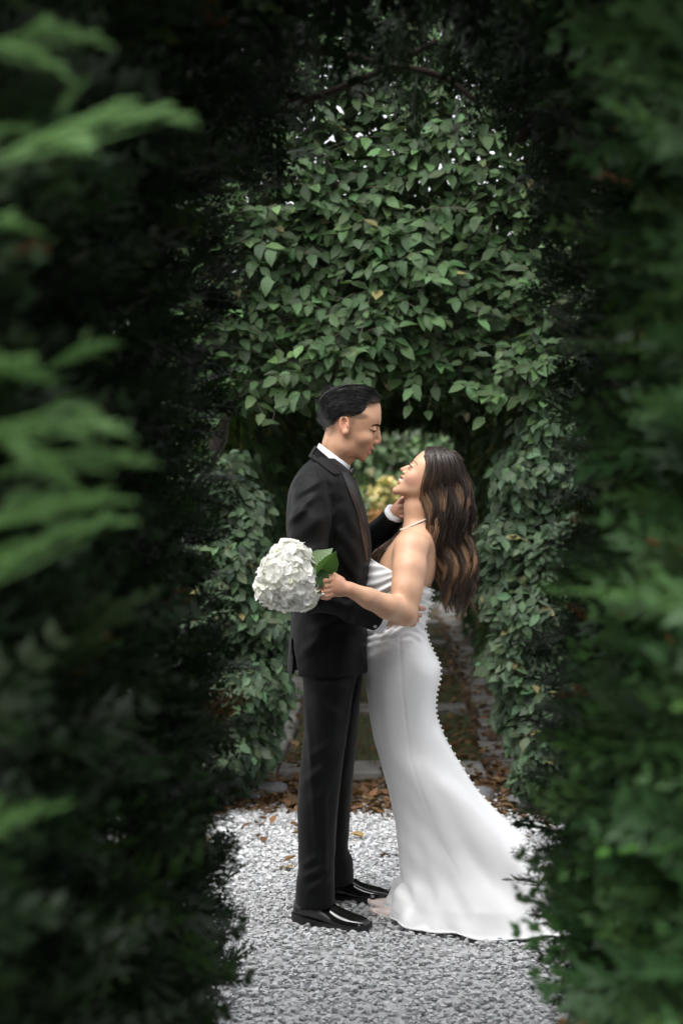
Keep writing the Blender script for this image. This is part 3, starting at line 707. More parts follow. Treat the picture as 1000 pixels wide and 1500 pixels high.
def core_box(parent, lo, hi, div=0.12):  # solid dark box added inside the hedge to block light
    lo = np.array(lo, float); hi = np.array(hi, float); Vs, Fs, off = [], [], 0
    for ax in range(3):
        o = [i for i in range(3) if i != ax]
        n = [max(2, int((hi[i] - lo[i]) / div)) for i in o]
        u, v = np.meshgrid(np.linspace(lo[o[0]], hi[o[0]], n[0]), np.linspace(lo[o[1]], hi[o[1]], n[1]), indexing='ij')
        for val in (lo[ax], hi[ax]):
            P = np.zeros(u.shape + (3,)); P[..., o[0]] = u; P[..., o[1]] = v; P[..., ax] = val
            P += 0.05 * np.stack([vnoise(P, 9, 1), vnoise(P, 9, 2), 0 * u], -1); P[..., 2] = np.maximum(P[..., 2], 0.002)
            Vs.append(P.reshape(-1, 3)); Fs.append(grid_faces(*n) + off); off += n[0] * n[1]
    mk('light_block', np.vstack(Vs), np.vstack(Fs), M_CORE, parent)
def cyp_batch(parent, P, out, size, hi, name='foliage', brown=0.007, up=0.25, gain=1.0):
    n = len(P); out = out / np.linalg.norm(out, axis=1, keepdims=True)
    tip = out + rng.normal(0, 0.38, (n, 3)); tip[:, 2] += rng.normal(up, 0.35, n)
    nrm = np.cross(tip, rng.normal(0, 1, (n, 3)) + np.array([0, 0, 0.0])); nrm[:, 2] += 0.5 * np.sign(nrm[:, 2] + 1e-3)
    Rm = rot_from(nrm, tip)
    # keep the tip direction exact: rebuild with tip as primary axis
    y = tip / np.linalg.norm(tip, axis=1, keepdims=True); z = nrm - y * np.sum(nrm * y, 1, keepdims=True); z /= np.linalg.norm(z, axis=1, keepdims=True)
    z = np.where(z[:, 2:3] < 0, -z, z)
    Rm = np.stack([np.cross(y, z), y, z], -1)
    T = FR_HI if hi else FR_LO
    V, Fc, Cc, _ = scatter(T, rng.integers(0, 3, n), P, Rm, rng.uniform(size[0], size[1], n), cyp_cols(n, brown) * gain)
    tag(mk(name, V, Fc, M_CYP, parent, smooth=False, col=Cc), kind='stuff')
def frond_obj(parent, base, tip, L, col, width=1.0, roll=0.0):
    base = np.array(base); d = np.array(tip) - base; y = d / np.linalg.norm(d); z = np.array([0.0, -0.6, 0.8]); z = z - y * (z @ y); z /= np.linalg.norm(z); x = np.cross(y, z)
    z2 = z * math.cos(roll) + x * math.sin(roll); x = np.cross(y, z2)
    M4 = np.eye(4); l = np.linalg.norm(d); M4[:3, 0] = x * l * width; M4[:3, 1] = y * l; M4[:3, 2] = z2 * l; M4[:3, 3] = base
    o = bpy.data.objects.new('frond', FROND_ME[int(rng.integers(3))]); COL.objects.link(o); o.parent = parent; o.matrix_local = Matrix(M4); o.color = (*col, 1)
FROND_ME = [mesh_data('frond', v, f, M_CYP_O, smooth=False) for v, f in (frond_tmpl(8, 3, 20 + i, 0.030) for i in range(3))]
def cyp_wall(sgn, edge, label, y0):
    h = empty('cypress_hedge', label, 'hedge')
    # silhouette edge of the far end of the wall in the photo gives the wall's depth from the axis at each height
    zs = np.array([W(500, e[1], 3.5)[2] for e in edge]); xs = np.array([W(e[0], e[1], 3.5)[0] for e in edge]); o = np.argsort(zs); zs, xs = zs[o], xs[o]
    wall = lambda z: np.interp(z, zs, xs)
    def sample(n, ya, yb, pw=1.0):
        y = ya + (yb - ya) * rng.uniform(size=n) ** pw; z = rng.uniform(0.02, 2.75, n)
        x = wall(z) + sgn * (0.055 + 0.035 * vnoise(np.stack([0 * y, y, z], -1), 11, 4) + rng.uniform(-0.02, 0.16, n))
        return np.stack([x, y, z], 1)
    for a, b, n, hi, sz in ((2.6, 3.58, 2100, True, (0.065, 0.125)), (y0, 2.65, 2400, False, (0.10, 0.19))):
        P = sample(n, a, b); out = np.tile((-sgn * 1.0, -0.25, 0.15), (n, 1)); cyp_batch(h, P, out, sz, hi, gain=(1.9 if not hi else 0.72) if sgn > 0 else (0.62 if not hi else 0.72))  # light painted in: near fronds coloured lighter on the bride's side
    # end face towards the couple, and face towards the viewer
    n = 600; z = rng.uniform(0.05, 2.65, n); P = np.stack([wall(z) + sgn * rng.uniform(0.1, 0.9, n), np.full(n, 3.55) + rng.uniform(-.1, 0, n), z], 1)
    cyp_batch(h, P, np.tile((-sgn * 0.15, 1.0, 0.1), (n, 1)), (0.09, 0.16), False)
    n = 1000; z = rng.uniform(0.05, 2.9, n); P = np.stack([wall(z) + sgn * rng.uniform(0.05, 1.2, n), y0 + rng.uniform(-0.05, 0.12, n), z], 1)
    cyp_batch(h, P, np.tile((-sgn * 0.3, -1.0, 0.15), (n, 1)), (0.12, 0.22), False)
    xa = wall(1.2) + sgn * 0.32; xb = sgn * 2.6
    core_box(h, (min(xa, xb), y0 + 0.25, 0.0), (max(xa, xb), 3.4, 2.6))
    for yy in (y0 + 0.5, y0 + 1.1, y0 + 1.7):
        xx = wall(1.0) + sgn * 0.28
        tube_obj('trunk', [(xx, yy, 0), (xx + 0.02, yy, 1.2), (xx + sgn * 0.05, yy, 2.9)], [0.035, 0.02], M_TWIG, h, 14, 8)
    return h
EDGE_L = [(322, 1500), (334, 1400), (342, 1300), (344, 1200), (342, 1100), (336, 1000), (330, 900), (326, 800), (322, 700), (318, 600), (314, 500), (320, 420), (338, 340), (362, 285), (400, 240), (450, 200)]
EDGE_R = [(826, 1500), (811, 1400), (800, 1300), (793, 1200), (789, 1100), (793, 1000), (800, 900), (806, 800), (812, 700), (818, 600), (820, 500), (816, 400), (802, 300), (772, 240), (715, 190)]
cl = cyp_wall(-1, EDGE_L, 'dark green clipped cypress hedge forming the tunnel wall on the groom\'s side', 1.30)
cr_ = cyp_wall(1, EDGE_R, 'dark green clipped cypress hedge forming the tunnel wall on the bride\'s side', 1.45)
# overhead growth joining the two
ca = empty('cypress_arch', 'dark cypress growth and bare branches arching over the tunnel', 'hedge arch')
n = 1500; P = np.stack([rng.uniform(-1.0, 0.9, n), rng.uniform(1.35, 2.7, n), rng.uniform(2.40, 2.85, n)], 1); cyp_batch(ca, P, np.tile((0, -0.2, -1.0), (n, 1)), (0.12, 0.20), False, brown=0.0, gain=.6)
n = 1900; P = np.stack([rng.uniform(-0.72, 0.66, n), rng.uniform(2.5, 3.55, n), rng.uniform(2.28, 2.85, n)], 1)
P[:, 2] += 0.0; thin = np.exp(-((P[:, 0] + 0.10) / 0.20) ** 2); P = P[rng.uniform(size=len(P)) > 0.45 * thin]
P = P[P[:, 2] > 0.07 + np.interp(P[:, 0], [-.7, -.45, -.41, -.371, -.307, -.22, 0, .197, .318, .368, .41, .7], [1.9, 1.98, 2.11, 2.2, 2.285, 2.355, 2.40, 2.375, 2.285, 2.18, 2.0, 1.9])]
cyp_batch(ca, P, np.tile((0, -0.1, -1.0), (len(P), 1)), (0.09, 0.16), True, up=-0.1, brown=0.0, gain=.7)
core_box(ca, (-1.1, 1.6, 2.75), (1.1, 2.45, 2.85))  # unseen slab added over the tunnel to block the sky
for a in ([(330, 120), (420, 150), (520, 120), (640, 60)], [(760, 210), (790, 150), (830, 120)], [(400, 60), (520, 85), (640, 110), (700, 150)]):
    Yb = rng.uniform(3.15, 3.45); tube_obj('branch', [W(p[0], p[1], Yb + rng.normal(0, .03)) for p in a], [0.011, 0.006], M_TWIG, ca, 20, 7)
tube_obj('branch', [W(*p) for p in ((306, 690, 3.35), (318, 665, 3.38), (330, 645, 3.4), (333, 615, 3.42))], [0.006, 0.003], M_BARK, cl, 10, 6)
# fresh green sprays close to the viewer, front light put into their lighter colour
for (bx, by, tx, ty, Y, g, wd) in [(-60, 60, 90, 62, 1.25, 1.2, .5), (-40, 70, 130, 15, 1.25, 1.1, .45), (-40, 250, 222, 105, 1.22, 1.35, .4), (-30, 190, 60, 175, 1.3, 1.2, .5), (40, 330, 110, 190, 1.5, .5, .5), (-60, 320, 38, 310, 1.2, 1.5, .5), (60, 545, 148, 480, 1.35, 1.3, .35),
                                   (-80, 520, 60, 530, 1.2, 1.4, .6), (-60, 640, 170, 575, 1.3, 1.0, .45), (-50, 600, 110, 690, 1.22, 1.3, .5), (-40, 700, 190, 628, 1.32, 1.2, .45), (-60, 780, 140, 700, 1.25, 1.35, .55), (-60, 880, 130, 720, 1.3, 1.1, .5), (-40, 850, 20, 780, 1.2, 1.3, .5),
                                   (-70, 1240, 60, 1160, 1.22, 1.5, .5), (60, 1000, 150, 920, 1.9, .7, .5), (90, 1290, 175, 1210, 1.9, .7, .6), (60, 1000, 190, 850, 1.7, .5, .5),
                                   (1060, 130, 868, 70, 1.75, .9, .5), (1080, 70, 900, 20, 1.8, .7, .5), (1060, 260, 930, 130, 1.7, .9, .5), (1080, 880, 828, 838, 1.55, 1.2, .38), (1060, 640, 960, 560, 1.7, .8, .5), (1060, 520, 850, 470, 2.0, .6, .45), (1060, 430, 960, 420, 1.7, .9, .5), (1060, 760, 900, 690, 2.0, .6, .5), (1070, 1010, 940, 1000, 1.8, .7, .5), (1060, 1280, 900, 1250, 2.0, .7, .5), (1040, 1120, 900, 1040, 2.1, .6, .5), (1060, 1440, 920, 1330, 2.0, .6, .5)]:
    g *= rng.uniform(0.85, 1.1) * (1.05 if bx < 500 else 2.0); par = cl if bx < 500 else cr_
    b0, t0 = np.array([bx, by], float), np.array([tx, ty], float); ax = t0 - b0; pn = np.array([-ax[1], ax[0]])
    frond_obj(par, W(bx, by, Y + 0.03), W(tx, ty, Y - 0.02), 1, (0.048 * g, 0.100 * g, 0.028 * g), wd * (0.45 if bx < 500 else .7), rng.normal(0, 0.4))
    for k in range(2 if bx < 500 else 4):                                          # side sprays off the same shoot
        u = rng.uniform(0.25, 0.75); s_ = (-1) ** k; a = b0 + ax * u; l = rng.uniform(0.26, 0.44) * (1.15 - u * .6) * (.75 if bx < 500 else .55); e = a + ax * l * 0.8 + pn * s_ * l * rng.uniform(.35, .7); gg = g * rng.uniform(.6, 1.25)
        frond_obj(par, W(*a, Y + 0.01), W(*e, Y + rng.normal(0, .03)), 1, (0.048 * gg, 0.100 * gg, 0.028 * gg), rng.uniform(.5, .9), rng.normal(0, 0.6))
for _ in range(46):                                             # tips coloured lighter so the bride-side wall looks more lit
    bx = rng.uniform(900, 1080); by = rng.uniform(-20, 1500); Y = np.interp(bx, [860, 1080], [2.35, 1.65]) + rng.normal(0, .08); l = rng.uniform(60, 130); gg = rng.uniform(.45, 1.25)
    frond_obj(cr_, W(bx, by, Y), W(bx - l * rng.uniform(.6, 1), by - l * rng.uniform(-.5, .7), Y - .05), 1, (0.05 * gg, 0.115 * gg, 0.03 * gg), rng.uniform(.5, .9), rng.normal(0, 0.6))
# fine sprigs crossing the train and the gravel at the tunnel's far end
for (bx, by, tx, ty, Y) in [(812, 1262, 752, 1240, 3.52), (810, 1300, 745, 1276, 3.5), (812, 1325, 768, 1312, 3.55), (810, 1345, 770, 1333, 3.52), (815, 1240, 770, 1222, 3.55), (815, 1380, 782, 1368, 3.5), (318, 1300, 352, 1262, 3.5), (320, 1350, 358, 1330, 3.5), (315, 1440, 350, 1400, 3.42), (320, 1490, 348, 1452, 3.42), (326, 1250, 352, 1222, 3.55), (790, 1180, 770, 1150, 3.55)]:
    frond_obj(cl if bx < 500 else cr_, W(bx, by, Y), W(tx, ty, Y + 0.02), 1, (0.04, 0.07, 0.035), 0.7, rng.normal(0, 0.5))
# ================================================================ GROOM
YG = 4.90
def wp(px, py, Y): return W(px, py, Y)
def rowz(py, xl, xr, Y, b):
    a = W(xl, py, Y); c = W(xr, py, Y); return (a[2], a[0], c[0], Y, b)
def joined(parts):
    Vs, Fs, Cs, off = [], [], [], 0
    for V, Q, C in parts:
        Vs.append(V); Fs.append(Q + off); Cs.append(C); off += len(V)
    return np.vstack(Vs), np.vstack(Fs), np.vstack(Cs)
def skin_mat(name):
    m, t, b = new_mat(name); L = t.links
    a = t.nodes.new('ShaderNodeAttribute'); a.attribute_name = 'col'
    tc = t.nodes.new('ShaderNodeTexCoord'); n = t.nodes.new('ShaderNodeTexNoise'); n.inputs['Scale'].default_value = 45; n.inputs['Detail'].default_value = 6
    L.new(tc.outputs['Object'], n.inputs[0])
    mr = t.nodes.new('ShaderNodeMapRange'); mr.inputs[1].default_value = .3; mr.inputs[2].default_value = .7; mr.inputs[3].default_value = .94; mr.inputs[4].default_value = 1.05; L.new(n.outputs[0], mr.inputs[0])
    vm = t.nodes.new('ShaderNodeVectorMath'); vm.operation = 'SCALE'; L.new(a.outputs['Color'], vm.inputs[0]); L.new(mr.outputs[0], vm.inputs['Scale']); L.new(vm.outputs[0], b.inputs['Base Color'])
    b.inputs['Roughness'].default_value = 0.45; b.inputs['Specular IOR Level'].default_value = 0.4
    n3 = t.nodes.new('ShaderNodeTexNoise'); n3.inputs['Scale'].default_value = 260; n3.inputs['Detail'].default_value = 4; L.new(tc.outputs['Object'], n3.inputs[0])
    bp = t.nodes.new('ShaderNodeBump'); bp.inputs['Strength'].default_value = 0.18; bp.inputs['Distance'].default_value = 0.002; L.new(n3.outputs[0], bp.inputs['Height']); L.new(bp.outputs[0], b.inputs['Normal'])
    b.inputs['Subsurface Weight'].default_value = 0.12; b.inputs['Subsurface Radius'].default_value = (0.012, 0.005, 0.003); b.inputs['Subsurface Scale'].default_value = 1.0
    return m
M_SKIN = skin_mat('skin')
M_SUIT = pmat('black_wool', (0.0040, 0.0044, 0.0045), 0.58, 0.13, bump=(420, 0.15, 0.001), noise=(30, 0.15), Sheen_Weight=0.04, Sheen_Roughness=0.5)
M_SATIN_B = pmat('black_satin', (0.007, 0.006, 0.006), 0.42, 0.5)
M_SHIRT = pmat('white_shirt', (0.72, 0.74, 0.78), 0.7, 0.3)
M_PATENT = pmat('black_patent_leather', (0.008, 0.008, 0.008), 0.12, 0.6, Coat_Weight=0.6, Coat_Roughness=0.05)
M_SOLE = pmat('black_rubber_sole', (0.016, 0.016, 0.017), 0.6, 0.4)
M_DARKHAIR = pmat('black_hair', src='col', rough=0.34, spec=0.65)

class HeadFrame:
    def __init__(s, px, py, Y, pitch, face):
        s.O = W(px, py, Y); s.Y = Y; s.face = face; a = R(pitch)
        s.u = np.array([face * math.cos(a), 0, -math.sin(a)]); s.v = np.array([face * math.sin(a), 0, math.cos(a)])
        s.M = np.stack([s.u, np.array([0, 1.0, 0]), s.v], 1)
    def uv(s, px, py):
        p = W(px, py, s.Y) - s.O; return p @ s.u, p @ s.v
def face_loft(F, H, prof, widths, jaw, ub, k=0.018, p=2.4, uc=0.0):
    """front profile pixels, half widths (v,w), jaw line (two pixels) cutting the underside"""
    q = np.array([H.uv(*a) for a in prof]); q = q[np.argsort(q[:, 1])]
    keep = np.concatenate([[True], np.diff(q[:, 1]) > 1e-4]); q = q[keep]
    wd = np.array(sorted(widths))
    j0, j1 = np.array(H.uv(*jaw[0])), np.array(H.uv(*jaw[1])); jd = (j1 - j0) / np.linalg.norm(j1 - j0); jn = np.array([jd[1], -jd[0]])
    if jn[1] > 0: jn = -jn
    v0, v1 = q[0, 1], q[-1, 1]
    def fn(x, y, z):
        dx = x - H.O[0]; dz = z - H.O[2]; u = dx * H.u[0] + dz * H.u[2]; v = dx * H.v[0] + dz * H.v[2]; w_ = np.abs(y - H.Y)
        vc = np.clip(v, v0, v1); sh = vc.shape
        xf = curve_1d(q[:, 1], q[:, 0], vc.ravel()).reshape(sh); hw = curve_1d(wd[:, 0], wd[:, 1], np.clip(vc, wd[0, 0], wd[-1, 0]).ravel()).reshape(sh)
        hw = hw * (1 - 0.42 * np.clip((uc - u) / 0.045, 0, 1) ** 1.6); a = np.maximum(xf - uc, 0.01); g = ((np.maximum(u - uc, 0) / a) ** p + (w_ / hw) ** p) ** (1 / p)
        d = (g - 1) * np.minimum(a, hw)
        d = np.maximum(d, np.maximum(v0 - v, v - v1))
        pl = (u - j0[0]) * jn[0] + (v - j0[1]) * jn[1]
        d = -smin(-d, -pl, 0.022)
        return np.maximum(d, ub - u)
    F.add(fn, H.O - 0.14, H.O + 0.14, k)
def ear(F, H, px, py, Ys, sc=1.0, tilt=12):
    for sgn in (-1, 1):
        c = W(px, py, H.Y); c[1] = H.Y + sgn * Ys
        a = R(-tilt) * H.face; rx = np.array([[math.cos(a), 0, math.sin(a)], [0, 1, 0], [-math.sin(a), 0, math.cos(a)]])
        fl = R(18) * sgn * H.face; rz = np.array([[math.cos(fl), -math.sin(fl), 0], [math.sin(fl), math.cos(fl), 0], [0, 0, 1]])
        M = rz @ rx
        F.ell(c, (0.0185 * sc, 0.0075, 0.034 * sc), 0.004, M)
        F.ell(c + M @ np.array([0.003 * H.face, sgn * 0.008, 0.003]), (0.0115 * sc, 0.0125, 0.022 * sc), 0.002, M, 's')
        F.ell(c + M @ np.array([-0.001 * H.face, sgn * 0.003, -0.027 * sc]), (0.010, 0.006, 0.009), 0.005, M)
        F.cone(c + M @ np.array([0.009 * H.face, sgn * 0.004, -0.010]), c + M @ np.array([0.010 * H.face, sgn * 0.003, 0.002]), 0.0035, 0.003, 0.004)
def finger(F, pts, r0=0.0088, r1=0.0068, k=0.004):
    P = [np.array(W(*p)) for p in pts]; n = len(P)
    F.chain(P, np.linspace(r0, r1, n), k)

groom = empty('person', 'man in black tuxedo and bow tie looking down, arm round the bride', 'person')
# ---- head and neck
HG = HeadFrame(513, 622, YG, 20, 1)
Fh = Field(W(452, 705, YG) - (0, 0.17, 0), W(572, 556, YG) + (0, 0.17, 0), 0.0024)
Fh.ell(W(509, 606, YG), (0.095, 0.0745, 0.079), 0.01, HG.M)
face_loft(Fh, HG, [(546, 577), (553, 584), (556.5, 592), (558, 602), (558, 612), (557.6, 618), (555, 626), (552, 634), (550, 642), (547.5, 650), (544.5, 657), (541, 663), (538, 667), (535, 671), (531, 675)],
          [(-0.135, 0.020), (-0.118, 0.033), (-0.095, 0.049), (-0.07, 0.057), (-0.04, 0.0645), (-0.01, 0.0685), (0.02, 0.0695), (0.05, 0.066), (0.075, 0.054), (0.10, 0.034), (0.12, 0.02)], ((528, 677), (499, 662)), -0.045, uc=0.0)
Fh.chain([W(551.6, 625.5, YG), W(552.3, 634, YG), W(553.2, 641, YG), W(553.6, 646.4, YG)], [0.0068, 0.0083, 0.0090, 0.0100], 0.009)
for s in (-1, 1):
    Fh.ell(W(549.3, 648.2, YG + s * 0.0115), (0.0095, 0.0085, 0.0075), 0.006)
    Fh.ell(W(552.0, 629.0, YG + s * 0.033), (0.0115, 0.015, 0.0095), 0.012, mode='s')
    Fh.ell(W(546.6, 629.4, YG + s * 0.033), (0.0115, 0.0135, 0.0105), 0.004)
    Fh.ell(W(533, 643, YG + s * 0.046), (0.022, 0.014, 0.016), 0.02)
    Fh.ell(W(507, 655, YG + s * 0.05), (0.022, 0.012, 0.02), 0.02)
Fh.ell(W(544.6, 657.3, YG), (0.0085, 0.021, 0.0052), 0.006)
Fh.ell(W(539.8, 664.2, YG), (0.0082, 0.019, 0.0056), 0.006)
Fh.cone(W(543.5, 661.2, YG - 0.026), W(543.5, 661.2, YG + 0.026), 0.0016, 0.0016, 0.003, 's')
Fh.ell(W(530, 669.5, YG), (0.013, 0.02, 0.013), 0.012)
ear(Fh, HG, 505.5, 623.5, 0.0745)
Fh.chain([W(499, 630, YG), W(496, 655, YG), W(487, 690, YG)], [0.050, 0.051, 0.047], 0.03)
Fh.cone(W(510, 672, YG), W(503, 686, YG), 0.012, 0.010, 0.02)
Vh, Qh = Fh.mesh()
SK = np.array([0.48, 0.268, 0.165])
def blob(V, Y, px, py, rx, ry, ang=0, ymax=None, ysym=True):
    q = proj(np.column_stack([V[:, 0], np.full(len(V), Y), V[:, 2]])) - (px, py); a = R(ang); c, s = math.cos(a), math.sin(a)
    e = ((q[:, 0] * c + q[:, 1] * s) / rx) ** 2 + ((-q[:, 0] * s + q[:, 1] * c) / ry) ** 2
    return np.clip(1.4 - e, 0, 1)
Ch = np.tile(SK, (len(Vh), 1))
def tint(C, m, c, a): return C + (np.array(c) - C) * (m * a)[:, None]
Ch = tint(Ch, blob(Vh, YG, 545, 658, 6, 3.2, 20), (0.42, 0.17, 0.13), .75); Ch = tint(Ch, blob(Vh, YG, 540.5, 664.3, 5, 3.2, 35), (0.46, 0.17, 0.13), .85)
Ch = tint(Ch, blob(Vh, YG, 504, 626, 9, 15, 0), (0.55, 0.25, 0.16), .6); Ch = tint(Ch, blob(Vh, YG, 555, 647, 5, 5), (0.54, 0.26, 0.17), .5)
Ch = tint(Ch, blob(Vh, YG, 530, 664, 16, 9, -25), (0.40, 0.24, 0.16), .35)
Ch = tint(Ch, blob(Vh, YG, 526, 611, 14, 5, 5), (0.10, 0.065, 0.045), .75); Ch = tint(Ch, blob(Vh, YG, 517, 616, 5, 9, 0), (0.18, 0.11, 0.075), .6); Ch = tint(Ch, blob(Vh, YG, 486, 632, 9, 8, -40), (0.2, 0.12, 0.08), .55)
parts = [(Vh, Qh, Ch)]
# ---- hidden body inside the clothes (one figure down to the ankles)
Fb = Field(W(405, 1350, YG) - (0, 0.32, 0), W(572, 670, YG) + (0, 0.32, 0), 0.009)
Fb.loft([rowz(694, 458, 498, YG, .10), rowz(720, 432, 522, YG, .17), rowz(780, 430, 534, YG, .165), rowz(860, 436, 528, YG, .145), rowz(940, 448, 520, YG, .14), rowz(985, 455, 515, YG, .13)], 2.2, 0.02)
for Yl, x in ((4.80, 0), (5.02, 8)): Fb.chain([W(482 + x, 970, Yl), W(476 + x, 1130, Yl), W(462 + x, 1300, Yl), W(460 + x, 1335, Yl)], [0.08, 0.052, 0.036, 0.034], 0.02)
Vb, Qb = Fb.mesh(); parts.append((Vb, Qb, np.tile(SK, (len(Vb), 1))))
# ---- near hand on her waist
Fn = Field(W(548, 930, 4.80) - (0, 0.16, 0), W(632, 876, 4.70) + (0, 0.12, 0), 0.0019)
YN = 4.735
Fn.chain([W(553, 908, YN - .01), W(570, 905, YN)], [0.027, 0.028], 0.01)
Fn.ell(W(587, 902, YN + .005), (0.040, 0.015, 0.032), 0.012)
finger(Fn, [(594, 892, YN), (606, 891, YN - .004), (613, 891, YN), (620.5, 891.5, YN + .010)], .0098, .0080)
finger(Fn, [(594, 899, YN - .002), (604, 899.5, YN - .007), (610, 900.5, YN - .003), (615, 901.5, YN + .006)], .0100, .0080)
finger(Fn, [(593, 906, YN - .002), (601, 907, YN - .008), (606, 908, YN - .003), (610.5, 908.5, YN + .006)], .0096, .0078)
finger(Fn, [(591, 912, YN), (598, 914, YN - .006), (602.5, 915, YN - .001), (606.5, 915, YN + .006)], .0086, .0070)
finger(Fn, [(576, 895, YN), (588, 886, YN - .004), (598, 883, YN)], .0115, .0088)
Vn, Qn = Fn.mesh(); SKH = np.array([0.49, 0.262, 0.175]); parts.append((Vn, Qn, np.tile(SKH, (len(Vn), 1))))
# ---- far hand cupping her neck and jaw
YFH = 4.985
Ff = Field(W(558, 778, 5.05) - (0, 0.16, 0), W(622, 718, 4.95) + (0, 0.13, 0), 0.0019)
Ff.chain([W(574, 759, YFH + .02), W(580, 751, YFH + .01)], [0.027, 0.026], 0.01)
Ff.ell(W(585, 746, YFH), (0.027, 0.018, 0.031), 0.012, np.array([[.8, 0, .6], [0, 1, 0], [-.6, 0, .8]]))
finger(Ff, [(583, 738, YFH), (589, 733, YFH - .012), (594, 737, YFH - .008), (597, 742, YFH + .004)], .0100, .0082)
finger(Ff, [(585, 744, YFH - .008), (592, 742.5, YFH - .022), (598, 745, YFH - .012), (603, 748, YFH + .0)], .0098, .0080)
finger(Ff, [(586, 750, YFH - .008), (592.5, 750, YFH - .022), (598, 752, YFH - .012), (602, 754, YFH)], .0095, .0078)
finger(Ff, [(585, 756, YFH - .006), (590, 757, YFH - .018), (595, 758, YFH - .010), (599, 759, YFH)], .0085, .0070)
finger(Ff, [(580, 742, YFH + .01), (586, 734, YFH + .006), (592, 728, YFH + .012)], .0108, .0085)
Vf, Qf = Ff.mesh(); parts.append((Vf, Qf, np.tile(SKH, (len(Vf), 1))))
V, Q, C = joined(parts); mk('body', V, Q, M_SKIN, groom, col=C)

# eyebrow and lashes
M_BROW = pmat('dark_brow', (0.012, 0.009, 0.008), 0.6, 0.2)
patch(Fh, [(543.5, 624.0), (548, 621.6), (553, 621.2), (557.3, 622.8)], [(543.8, 624.6), (548.5, 624.0), (553, 624.6), (557, 626)], 12, 4, 0.0006, 0.003, 'eyebrow', M_BROW, groom)
patch(Fh, [(540.8, 628.6), (544, 630.2), (547.5, 631.2), (550.2, 631.0)], [(541.2, 629.4), (544, 631.4), (547.5, 632.6), (550.6, 632.4)], 12, 3, 0.0012, 0.003, 'eyelash', M_BROW, groom)

# ---- hair
Fr = Field(W(456, 645, YG) - (0, 0.12, 0), W(566, 555, YG) + (0, 0.12, 0), 0.0026)
Fr.ell(W(508, 600, YG), (0.099, 0.0815, 0.083), 0.01, HG.M)
Fr.ell(W(529, 583, YG), (0.065, 0.069, 0.044), 0.014, np.array([[math.cos(R(14)), 0, math.sin(R(14))], [0, 1, 0], [-math.sin(R(14)), 0, math.cos(R(14))]]))
Fr.ell(W(487, 604, YG), (0.048, 0.074, 0.062), 0.015)
hl = np.array([(440, 600), (464, 610), (470, 622), (478, 631), (488, 622), (496, 610), (505, 606), (515, 607), (527, 609), (535, 605), (538.5, 594), (545, 589), (557, 591.5), (575, 596)])
def hairline(x, y, z):
    P = proj(np.stack(np.broadcast_arrays(x, np.full_like(x, YG), z), -1).reshape(-1, 3)).reshape(np.broadcast_shapes(x.shape, z.shape) + (2,))
    return (P[..., 1] - np.interp(P[..., 0], hl[:, 0], hl[:, 1])) * 0.00235 * 0.7
sl, x, y, z = Fr.win(Fr.lo, Fr.lo + Fr.n * Fr.h)
Fr.F = -smin(-Fr.F, -hairline(x, y, z).astype(np.float32) + 0 * Fr.F, 0.006)
Vr, Qr = Fr.mesh()
hair = mk('hair', Vr, Qr, M_DARKHAIR, groom, col=np.tile([0.006, 0.0055, 0.0055], (len(Vr), 1)))
def flow(px, py):
    """combed-back direction in photo pixels"""
    s = np.interp(px, [468, 480, 495, 515, 535, 550, 557], [1.5, 0.85, 0.38, 0.05, -0.22, -0.75, -1.6])
    s = s + np.clip((py - 590) / 20, 0, 1) * 0.35 * (px < 540)
    d = np.stack([-np.ones_like(s), s], -1); return d / np.linalg.norm(d, axis=-1, keepdims=True)
ns, S = 2200, 9
sx = rng.uniform(468, 557, ns); top = np.interp(sx, [466, 470, 478, 495, 515, 535, 550, 557], [598, 585, 575, 566.5, 563.5, 564.5, 570.5, 581]); bot = np.interp(sx, hl[:, 0], hl[:, 1])
sy = top + (bot - top) * rng.uniform(0, 1, ns) ** 1.15
Ls = rng.uniform(14, 34, ns) / (S - 1); path_ = [np.stack([sx, sy], 1)]
for k in range(S - 1):
    p = path_[-1]; p = p + flow(p[:, 0], p[:, 1]) * Ls[:, None]
    tp = np.interp(p[:, 0], [462, 466, 470, 478, 495, 515, 535, 550, 557], [612, 598, 585, 575, 566.5, 563.5, 564.5, 570.5, 581]); p[:, 1] = np.maximum(p[:, 1], tp - 0.6); p[:, 0] = np.maximum(p[:, 0], 465); p[:, 1] = np.minimum(p[:, 1], np.interp(p[:, 0], hl[:, 0], hl[:, 1]) + 1.5); path_.append(p)
Pp = np.stack(path_, 1); cl_ = 0.0014 * np.sin(Pp[:, :, 1] * 2.1 + Pp[:, :, 0] * 0.5)
Pw = Fr.stick(Pp[..., 0], Pp[..., 1], 0.0003 + cl_ + rng.uniform(0, 0.0035, (ns, 1)))
Pm = Pw.copy(); Pm[..., 1] = 2 * YG - Pm[..., 1]
rad = np.array([.0008, .0012, .0014, .0014, .0014, .0013, .0011, .0008, .0003])[None] * rng.uniform(0.5, 1.25, (ns, 1))
